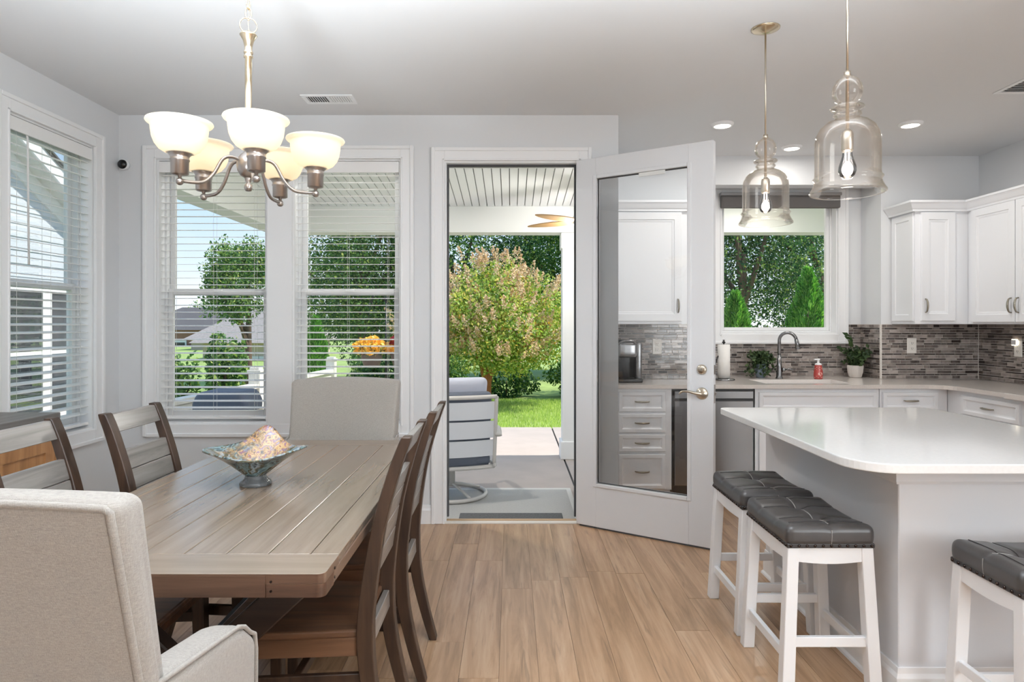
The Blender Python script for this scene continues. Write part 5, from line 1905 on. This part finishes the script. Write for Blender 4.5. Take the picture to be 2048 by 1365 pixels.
# swivel patio chair
def make_patio(name, label):
    r = thing(name, label, 'chair', (0, 0, 0))
    MB().tube([(.30 * math.cos(2 * PI * i / 40), .30 * math.sin(2 * PI * i / 40), .018) for i in range(40)], .0175, 10, closed=True).build('base_ring', M_patio, r)
    for a in (.4, .4 + PI / 2):
        MB().tube(spline([(.29 * math.cos(a), .29 * math.sin(a), .03), (.15 * math.cos(a), .15 * math.sin(a), .07), (0, 0, .10), (-.15 * math.cos(a), -.15 * math.sin(a), .07), (-.29 * math.cos(a), -.29 * math.sin(a), .03)], 5), .013, 8).build('base_spoke', M_patio, r)
    MB().lathe([(.03, .09), (.03, .25), (.05, .26), (.05, .28)], 20).build('swivel_post', M_patio, r)
    hw = .33

    def bp(t, x):
        z = .285 + .605 * t
        y = -.27 - .10 * t + .045 * (x / hw) ** 2
        return (x, y, z)
    for s in (-1, 1):
        MB().tube([bp(t / 8, s * hw) for t in range(9)] , .017, 8, flat=(1, .8)).build('back_post', M_patio, r)
        MB().tube(spline([(s * hw, -.26, .30), (s * hw * 1.02, 0, .285), (s * hw, .27, .31)], 5), .017, 8).build('seat_rail', M_patio, r)
        MB().tube(spline([(s * (hw + .02), -.31, .56), (s * (hw + .045), -.15, .60), (s * (hw + .045), .1, .585), (s * (hw + .03), .26, .55)], 5), .022, 8, flat=(.6, 1.4)).build('arm', M_patio, r)
        MB().tube(spline([(s * (hw + .03), .25, .55), (s * (hw + .01), .24, .42), (s * hw, .2, .30)], 5), .016, 8).build('arm_post', M_patio, r)
    MB().tube([bp(1.0, -hw + 2 * hw * i / 12) for i in range(13)], .018, 8).build('top_rail', M_patio, r)
    MB().tube([bp(0.0, -hw + 2 * hw * i / 12) for i in range(13)], .018, 8).build('lower_rail', M_patio, r)
    for t0, t1 in ((.155, .385), (.415, .655), (.685, .93)):
        v, f = [], []
        n_ = 12
        for i in range(n_ + 1):
            x = -hw + .015 + (2 * hw - .03) * i / n_
            a_, b_ = bp(t0, x), bp(t1, x)
            v += [a_, b_, (b_[0], b_[1] + .014, b_[2]), (a_[0], a_[1] + .014, a_[2])]
        for i in range(n_):
            for q in range(4):
                l = (q + 1) % 4
                f.append((4 * i + q, 4 * i + l, 4 * i + 4 + l, 4 * i + 4 + q))
        f += [(3, 2, 1, 0), (4 * n_, 4 * n_ + 1, 4 * n_ + 2, 4 * n_ + 3)]
        MB().add(v, f).build('back_slat', M_sling, r)
    MB().rbox(.60, .50, .10, .04, 3, 5, c=(0, .01, .345)).build('seat_cushion', M_charcoal, r)

    def bk(p):
        t = (p.z + .33) / .66
        return (p.x, p.y - .11 * t + .035 * (p.x / .3) ** 2, p.z)
    MB().rbox(.60, .10, .66, .045, 4, 6, fn=bk, c=(0, -.19, .60)).build('back_cushion', M_charcoal, r)

    def pl(p):
        e2 = 1 - .35 * (abs(p.x) / .25) ** 4
        return (p.x * (1 + .03 * (p.z / .1) ** 2), p.y * e2 - .12 * p.z, p.z)
    MB().rbox(.54, .13, .26, .06, 4, 6, fn=pl, c=(0, -.20, .915)).build('head_pillow', M_cushion, r)
    return r


pch = make_patio('patio_chair', 'white slatted swivel patio chair with grey cushion just outside the door')
pch.location = (-.52, 5.70, ZP + .009)
pch.rotation_euler = (0, 0, math.radians(14))


# ---------------------------------------------------------------- plants
def tree(name, label, x, y, zg, h, blobs, n, leaf, m, seed, trunk_r=.12, branches=5, barkm=None, lean=0, group=None, cat='tree', shell=.35, aspect=.55):
    r = thing(name, label, cat, (x, y, zg), group)
    rs = np.random.RandomState(seed)
    rg2 = random.Random(seed)
    mb = MB()
    top = np.array(blobs[0][:3])
    mb.tube(spline([(x, y, zg), (x + lean * .4, y, zg + h * .3), (float(top[0]), float(top[1]), float(top[2]))], 5), [trunk_r * (1 - .06 * i) for i in range(11)], 8)
    mb.build('trunk', barkm or M_bark, r)
    mb = MB()
    for i in range(min(branches, len(blobs) - 1)):
        bl = blobs[1 + i]
        s_ = Vector((x + lean * .3, y, zg + h * rg2.uniform(.22, .4)))
        e2 = Vector(bl[:3])
        mb.tube(spline([s_, s_.lerp(e2, .5) + Vector((0, 0, -.1)), e2], 4), [trunk_r * .5 * (1 - .09 * j) for j in range(9)], 6)
    if branches:
        mb.build('branches', barkm or M_bark, r, kind='stuff')
    if h > 2.5:
        n, leaf = int(n * 4.0), leaf * .43
    P_ = blob_points(blobs, n, rs, shell)
    quads('foliage', leaf_quads(P_, leaf, rs, aspect), m, r, kind='stuff')
    return r


rsT = np.random.RandomState(21)
# crape myrtle in front of the door
cb_l = lumpy(-.15, 12.0, 1.36, 1.75, 1.15, 1.02, 16, rsT)
crape = thing('crape_myrtle', 'crape myrtle tree with pinkish seed heads seen through the open doorway', 'tree', (-.46, 12.0, -.19))
for k_, (dx, tpx) in enumerate(((0, -.55), (.03, -.1), (-.03, -1.0), (.05, .35))):
    MB().tube(spline([(-.46 + dx, 12.0 + .02 * k_, -.19), (-.46 + dx * 1.5, 12.0, .35), (-.46 + (tpx + .46) * .35, 11.9, .8), (tpx, 11.8, 1.7)], 6), [.055 - .0022 * i for i in range(19)], 8).build('stem', M_crapebark, crape)
P_ = blob_points(cb_l, 30000, rsT, .3)
P_ = P_[P_[:, 2] > .12]
quads('foliage', leaf_quads(P_, .062, rsT, .6), M_lf_crape, crape, kind='stuff')
# seed heads: loose cones on the outside of the crown
pts, dirs = [], []
cand = blob_points(cb_l, 1200, rsT, .98)
cand = cand[(cand[:, 2] > .75) & (cand[:, 1] < 12.2)]
c0 = np.array([-.15, 12.2, 1.0])
for q in cand[:420]:
    d = q - c0; d /= np.linalg.norm(d); d[2] += .9; d /= np.linalg.norm(d)
    t = rsT.random(60)
    wv = (1 - t) * .065 + .008
    pp_ = q + d * (t * .24)[:, None] + rsT.normal(size=(60, 3)) * wv[:, None] * .7
    pts.append(pp_)
pts = np.concatenate(pts)
quads('seed_heads', leaf_quads(pts, .036, rsT, .8), M_lf_pink, crape, kind='stuff')

# low shrubs along the back of the grass
for i, (sx_, sw, sh, m_, lb) in enumerate(((-1.6, .72, .66, M_lf_mid, 'low green shrub under the crape myrtle, hidden by the patio chair'),
                                         (-.1, .70, .70, M_lf_dark, 'low dark green shrub under the crape myrtle, left of the lawn gap'),
                                         (1.4, .72, .62, M_lf_mid, 'low yellow green shrub under the crape myrtle beside the porch column'))):
    bl = lumpy(sx_, 13.55, .15, sw, .45, sh, 8, rsT)
    tree('shrub', lb, sx_, 13.55, -.19, .5, bl, 4200, .075, m_, 40 + i, .02, 3, cat='shrub', shell=.5)

for i, (sx_, sy_, sw, sh, m_, lb) in enumerate(((-2.35, 12.2, .62, .80, M_lf_dark, 'dark round shrub behind the hanging flower pots, nook window'),
                                               (-3.0, 13.2, .60, .75, M_lf_mid, 'green shrub between the conifer and the hanging flowers'))):
    bl = lumpy(sx_, sy_, .1, sw, .45, sh, 8, rsT)
    tree('shrub', lb, sx_, sy_, -.19, .5, bl, 4200, .075, m_, 45 + i, .02, 3, cat='shrub', shell=.5)

# tall trees
def T(label, x, y, w, h0, h1, n, leaf, m_, seed, k=12, name='tree', shell=.3, zg=-.3, tr=.14):
    rr_ = np.random.RandomState(seed)
    bl = lumpy(x, y, (h0 + h1) / 2, w, w * .8, (h1 - h0) / 2, k, rr_)
    return tree(name, label, x, y, zg, h1 - zg, bl, n, leaf, m_, seed, tr, 6, shell=shell)


T('dark leafy tree behind the crape myrtle, left side of the doorway', -1.6, 17.5, 2.6, .2, 6.2, 11000, .20, M_lf_dark, 51, 16)
T('yellowish green tree behind the crape myrtle, right side of the doorway', 1.7, 18.5, 2.4, .1, 6.4, 10000, .20, M_lf_mid, 52, 16)
T('tall leafy tree filling the nook window beside the doorway', -3.9, 17.0, 2.1, .0, 6.4, 11000, .19, M_lf_mid, 53, 16)
T('thin topped leafy tree with open sky left of it in the nook window', -5.65, 14.0, .95, .9, 3.5, 3200, .16, M_lf_mid, 54, 14, shell=.2, tr=.09)
T('dark tree in the left half of the kitchen sink window', 5.0, 14.0, 1.9, .3, 5.4, 6000, .17, M_lf_dark, 55, 16)
T('dark tree with a forked trunk in the right half of kitchen window', 7.5, 15.2, 1.9, .5, 5.6, 5200, .17, M_lf_dark, 56, 14)
T('broad dark tree far behind the kitchen window trees', 12.6, 21, 3.0, .0, 7.0, 6000, .26, M_lf_dark, 57, 12)
T('broad green tree hidden behind the open door and porch column', 3.6, 20, 3.0, .0, 6.6, 7000, .24, M_lf_dark, 58, 12)
T('small shrubby tree in front of the distant roofs, nook window', -5.1, 11.6, .42, -.5, 1.45, 2200, .10, M_lf_mid, 59, 10, tr=.04)
T('feathery tree at the left edge of nook window, before roofs', -6.0, 11.9, .32, -.8, .8, 1000, .10, M_lf_mid, 60, 8, tr=.04)


def conifer(label, x, y, zg, h, w, n, seed):
    n *= 3
    r = thing('conifer', label, 'tree', (x, y, zg))
    rs_ = np.random.RandomState(seed)
    MB().tube([(x, y, zg), (x, y, zg + h * .9)], [.05, .008], 8).build('trunk', M_bark, r)
    t = rs_.random(n) ** .75                       # 0 at the top
    a = rs_.uniform(0, 2 * PI, n)
    rad = w * (.05 + .95 * t ** .8) * (.72 + .28 * np.sin(a * 5 + t * 22) * .6) * (.6 + .4 * rs_.random(n) ** .4)
    P2 = np.stack([x + rad * np.cos(a), y + rad * np.sin(a), zg + .05 + h * (1 - t)], 1)
    dr_ = np.stack([np.cos(a) * .7, np.sin(a) * .7, np.full(n, 1.0)], 1)
    quads('foliage', leaf_quads(P2, .085, rs_, .24, dirs=dr_), M_lf_conif, r, kind='stuff')
    return r


conifer('bright green conifer at the right of the kitchen window', 4.52, 9.9, -.2, 2.35, .78, 5200, 71)
conifer('bright green conifer at the left of the kitchen window', 3.35, 9.7, -.2, 1.98, .74, 4800, 72)
conifer('bright green conifer in the nook window beside the rail post', -3.72, 12.4, -.3, 1.75, .55, 3600, 73)

# yellow bush below the far roofs
T('small yellow green bush over the porch rail in the nook window', -4.1, 9.6, .5, -.3, .45, 1500, .06, M_lf_crape, 75, 6, name='shrub', tr=.02)

# hanging basket of mums on a hook
hb = thing('hanging_basket', 'hanging pot of orange and yellow mums on a black hook pole', 'flower pot', (-1.80, 8.4, .9))
mb = MB().lathe([(.10, -.16), (.145, -.02), (.15, 0), (.14, 0), (.0001, -.01)], 24, (-1.80, 8.4, .95)).build('pot', mat('brown_pot', (104, 92, 84), 0.6), hb)
rs = np.random.RandomState(81)
P_ = blob_points([(-1.80, 8.4, 1.04, .21, .2, .12)], 900, rs, .75)
quads('flowers', leaf_quads(P_, .05, rs, .9), M_petal, hb, kind='stuff')
P_ = blob_points([(-1.80, 8.4, 1.0, .2, .18, .12)], 400, rs, .5)
quads('leaves', leaf_quads(P_, .05, rs, .5), M_lf_mid, hb, kind='stuff')
for s in (-1, 1):
    MB().tube([(-1.80 + s * .14, 8.4, .95), (-1.80, 8.4, 1.62)], .003, 5).build('hanger_wire', M_black, hb)
hk = thing('shepherd_hook', 'black double shepherd hook pole holding the hanging flowers', 'hook', (-1.62, 8.42, ZP))
MB().tube([(-1.62, 8.42, ZP), (-1.62, 8.42, 1.7)], .009, 8).build('pole', M_black, hk)
for s in (-1, 1):
    MB().tube(spline([(-1.62, 8.42, 1.6), (-1.62 + s * .06, 8.41, 1.76), (-1.62 + s * .15, 8.4, 1.74), (-1.62 + s * .18, 8.4, 1.62), (-1.62 + s * .21, 8.4, 1.65)], 5), .007, 6).build('hook_arm', M_black, hk)
hb2 = thing('hanging_basket', 'hanging pot of red and yellow flowers right of the hook pole', 'flower pot', (-1.44, 8.4, .9))
MB().lathe([(.08, -.15), (.12, -.02), (.125, 0), (.115, 0), (.0001, -.01)], 20, (-1.44, 8.4, .95)).build('pot', MATS['brown_pot'], hb2)
P_ = blob_points([(-1.44, 8.4, 1.03, .17, .15, .10)], 500, rs, .75)
quads('yellow_flowers', leaf_quads(P_, .05, rs, .9), M_petal, hb2, kind='stuff')
P_ = blob_points([(-1.46, 8.36, 1.12, .10, .1, .06)], 220, rs, .7)
quads('red_flowers', leaf_quads(P_, .045, rs, .9), M_petal_red, hb2, kind='stuff')
MB().tube([(-1.44, 8.4, .95), (-1.44, 8.4, 1.62)], .003, 5).build('hanger_wire', M_black, hb2)

# deck rail and covered grill at the left of the patio
dk = thing('deck_railing', 'white deck railing with balusters running away beside the patio', 'railing', (-3.2, 8, ZP))
A, B = Vector((-3.38, 5.5, 0)), Vector((-2.93, 10.6, 0))
def rail(z0_, z1_, w_, nm): MB().bar(A + Vector((0, 0, (z0_ + z1_) / 2)), B + Vector((0, 0, (z0_ + z1_) / 2)), w_, z1_ - z0_).build(nm, M_deck, dk, bevel=.004, seg=1)
rail(.545, .60, .13, 'cap_rail'); rail(.47, .535, .05, 'upper_rail'); rail(-.03, .03, .05, 'lower_rail')
L_ = (B - A).length
bal = MB().box(-.019, .019, -.019, .019, .03, .47).mesh('baluster'); bal.materials.append(M_deck)
n_ = int(L_ / .125)
for i in range(1, n_):
    q = A.lerp(B, i / n_)
    piece('baluster', bal, dk, (q.x, q.y, 0))
for q in (A, A.lerp(B, .5), B):
    MB().box(q.x - .07, q.x + .07, q.y - .07, q.y + .07, ZP, .74).build('post', M_deck, dk, bevel=.004, seg=1)
    MB().box(q.x - .085, q.x + .085, q.y - .085, q.y + .085, .74, .77).prism([(q.x - .06, q.y - .06), (q.x + .06, q.y - .06), (q.x + .06, q.y + .06), (q.x - .06, q.y + .06)], .77, .80).build('post_cap', M_deck, dk, bevel=.004, seg=1)
dkf = thing('deck', 'weathered board deck floor beyond the white railing', 'deck', (-5.2, 8, -.25), kind='structure')
bd = MB().box(-.065, .065, -2.6, 2.6, -.03, 0).mesh('deck_board'); bd.materials.append(M_deckfloor)
for i in range(15):
    piece('deck_board', bd, dkf, (-5.38 + .145 * i, 8.0, -.22))

gr = thing('covered_grill', 'barbecue grill under a blue grey cover beside the porch rail', 'grill', (-2.45, 5.75, ZP))
gx, gy = -2.50, 5.75
MB().rbox(.48, .40, .20, .05, 5, 5, fn=lambda p: (p.x * (1 - .2 * max(0, p.z) / .1), p.y, p.z), c=(gx, gy, .655)).build('hood_cover', M_grill, gr)
MB().rbox(.48, .44, .10, .04, 3, 4, c=(gx, gy, .53)).build('fire_box', mat('grill_tan', (190, 178, 160), 0.6), gr)
MB().rbox(.40, .40, .42, .03, 3, 4, c=(gx + .12, gy, .27)).build('cart', mat('grill_dark', (58, 64, 82), 0.6), gr)
for sx_ in (-1, 1):
    for sy_ in (-1, 1):
        MB().box(gx + sx_ * .22 - .015, gx + sx_ * .22 + .015, gy + sy_ * .15 - .015, gy + sy_ * .15 + .015, ZP, .50).build('leg', M_black, gr)

# neighbouring wing with pale blue siding, seen through the left window
XW = -5.5
nh = thing('siding_wing', 'pale blue sided house wing with a sloping gable, seen through left window', 'house', (XW, 7.5, -.3))
def zr(y): return 2.735 - .565 * (y - 7.99)
zb_s = -.5
zz = zb_s
yL = 4.6
while zz < zr(yL) - .02:
    z1_ = zz + .148
    yr0 = min(9.4, 7.99 + (2.735 - zz) / .565) if zz > zr(9.4) else 9.4
    yr1 = min(9.4, 7.99 + (2.735 - z1_) / .565) if z1_ > zr(9.4) else 9.4
    yr1 = max(yr1, yL + .02); yr0 = max(yr0, yL + .03)
    MB().hexa([(XW - .02, yL, zz), (XW + .014, yL, zz), (XW + .014, yr0, zz), (XW - .02, yr0, zz)],
              [(XW - .02, yL, z1_), (XW + .003, yL, z1_), (XW + .003, yr1, z1_), (XW - .02, yr1, z1_)]).build('siding_board', M_siding, nh)
    zz = z1_
MB().box(XW - 4, XW - .025, yL, 9.4, zb_s, 1.9).build('wall_core', M_siding, nh)


def slope_bar(x0_, x1_, dz0, dz1, nm, m_, ya=4.3, yb=9.75):
    MB().hexa([(x0_, ya, zr(ya) + dz0), (x1_, ya, zr(ya) + dz0), (x1_, yb, zr(yb) + dz0), (x0_, yb, zr(yb) + dz0)],
              [(x0_, ya, zr(ya) + dz1), (x1_, ya, zr(ya) + dz1), (x1_, yb, zr(yb) + dz1), (x0_, yb, zr(yb) + dz1)]).build(nm, m_, nh)


slope_bar(XW + .001, XW + .035, -.20, -.002, 'frieze_board', M_porchwhite)
for k in range(9):
    a_ = 4.4 + .58 * k
    slope_bar(XW + .002, XW + .25, 0.0, .012, 'soffit_panel', M_soffit, a_, a_ + .572)
slope_bar(XW + .25, XW + .275, -.015, .19, 'fascia', M_porchwhite)
slope_bar(XW - 4, XW + .31, .19, .215, 'roof', M_shingle)
slope_bar(XW + .275, XW + .295, .165, .20, 'drip_edge', M_greywood)
wd_ = MB().box(XW + .0, XW + .05, 6.55, 8.25, .22, 1.78).build('window_trim', M_porchwhite, nh)
for (a_, b_) in ((6.62, 7.56), (7.72, 8.18)):
    for (c_, d_) in ((.29, .98), (1.03, 1.71)):
        MB().box(XW + .05, XW + .056, a_, b_, c_, d_).build('pane', M_darkpane, wd_)
struct('wing_ground', MB().box(-12, -3.1, 2, 10.9, -1.0, -.3), M_lawn, 'lawn beside the house wing', 'ground')


# distant houses
def house(label, x, y, w, d, zb0, ze, zt0, wm, rm):
    r = thing('house', label, 'house', (x, y, zb0))
    MB().box(x - w / 2, x + w / 2, y, y + d, zb0, ze).build('walls', wm, r)
    o2 = .4
    MB().hexa([(x - w / 2 - o2, y - o2, ze), (x + w / 2 + o2, y - o2, ze), (x + w / 2 + o2, y + d + o2, ze), (x - w / 2 - o2, y + d + o2, ze)],
              [(x - w * .25, y + d / 2 - .05, zt0), (x + w * .25, y + d / 2 - .05, zt0), (x + w * .25, y + d / 2 + .05, zt0), (x - w * .25, y + d / 2 + .05, zt0)]).build('roof', rm, r)
    for i in range(3):
        xx = x - w * .3 + w * .3 * i
        fr_ = MB().box(xx - .55, xx + .55, y - .06, y, zb0 + (ze - zb0) * .45, zb0 + (ze - zb0) * .85).build('window', M_porchwhite, r)
        MB().box(xx - .45, xx + .45, y - .08, y - .061, zb0 + (ze - zb0) * .48, zb0 + (ze - zb0) * .82).build('pane', M_darkpane, fr_)
    return r


house('tan house with a light brown roof, nook window, behind the small tree', -11.0, 27, 3.6, 6, -3.2, .55, 2.2, M_tanwall, M_shinglel)
house('distant grey roofed house at the left of the nook window', -23.5, 46, 7, 8, -4, .9, 2.6, M_red, M_shingle)
house('distant house with a pale roof left of the tan house', -16.2, 38, 5, 7, -4, .4, 2.0, M_tanwall, M_shinglel)
for i, (x, y, w, h1) in enumerate(((-30, 60, 6, 3.2), (-22, 62, 5, 3.6), (-16, 58, 4, 3.4))):
    rr_ = np.random.RandomState(90 + i)
    tree('tree', ['hazy tree on the skyline at the left edge of the nook window', 'hazy tree on the skyline above the distant grey roof', 'hazy tree on the skyline above the pale roof'][i], x, y, -3, 5,
         lumpy(x, y, .5, w, 3, h1 - .5, 8, rr_), 2500, .5, M_lf_mid, 90 + i, .2, 3)
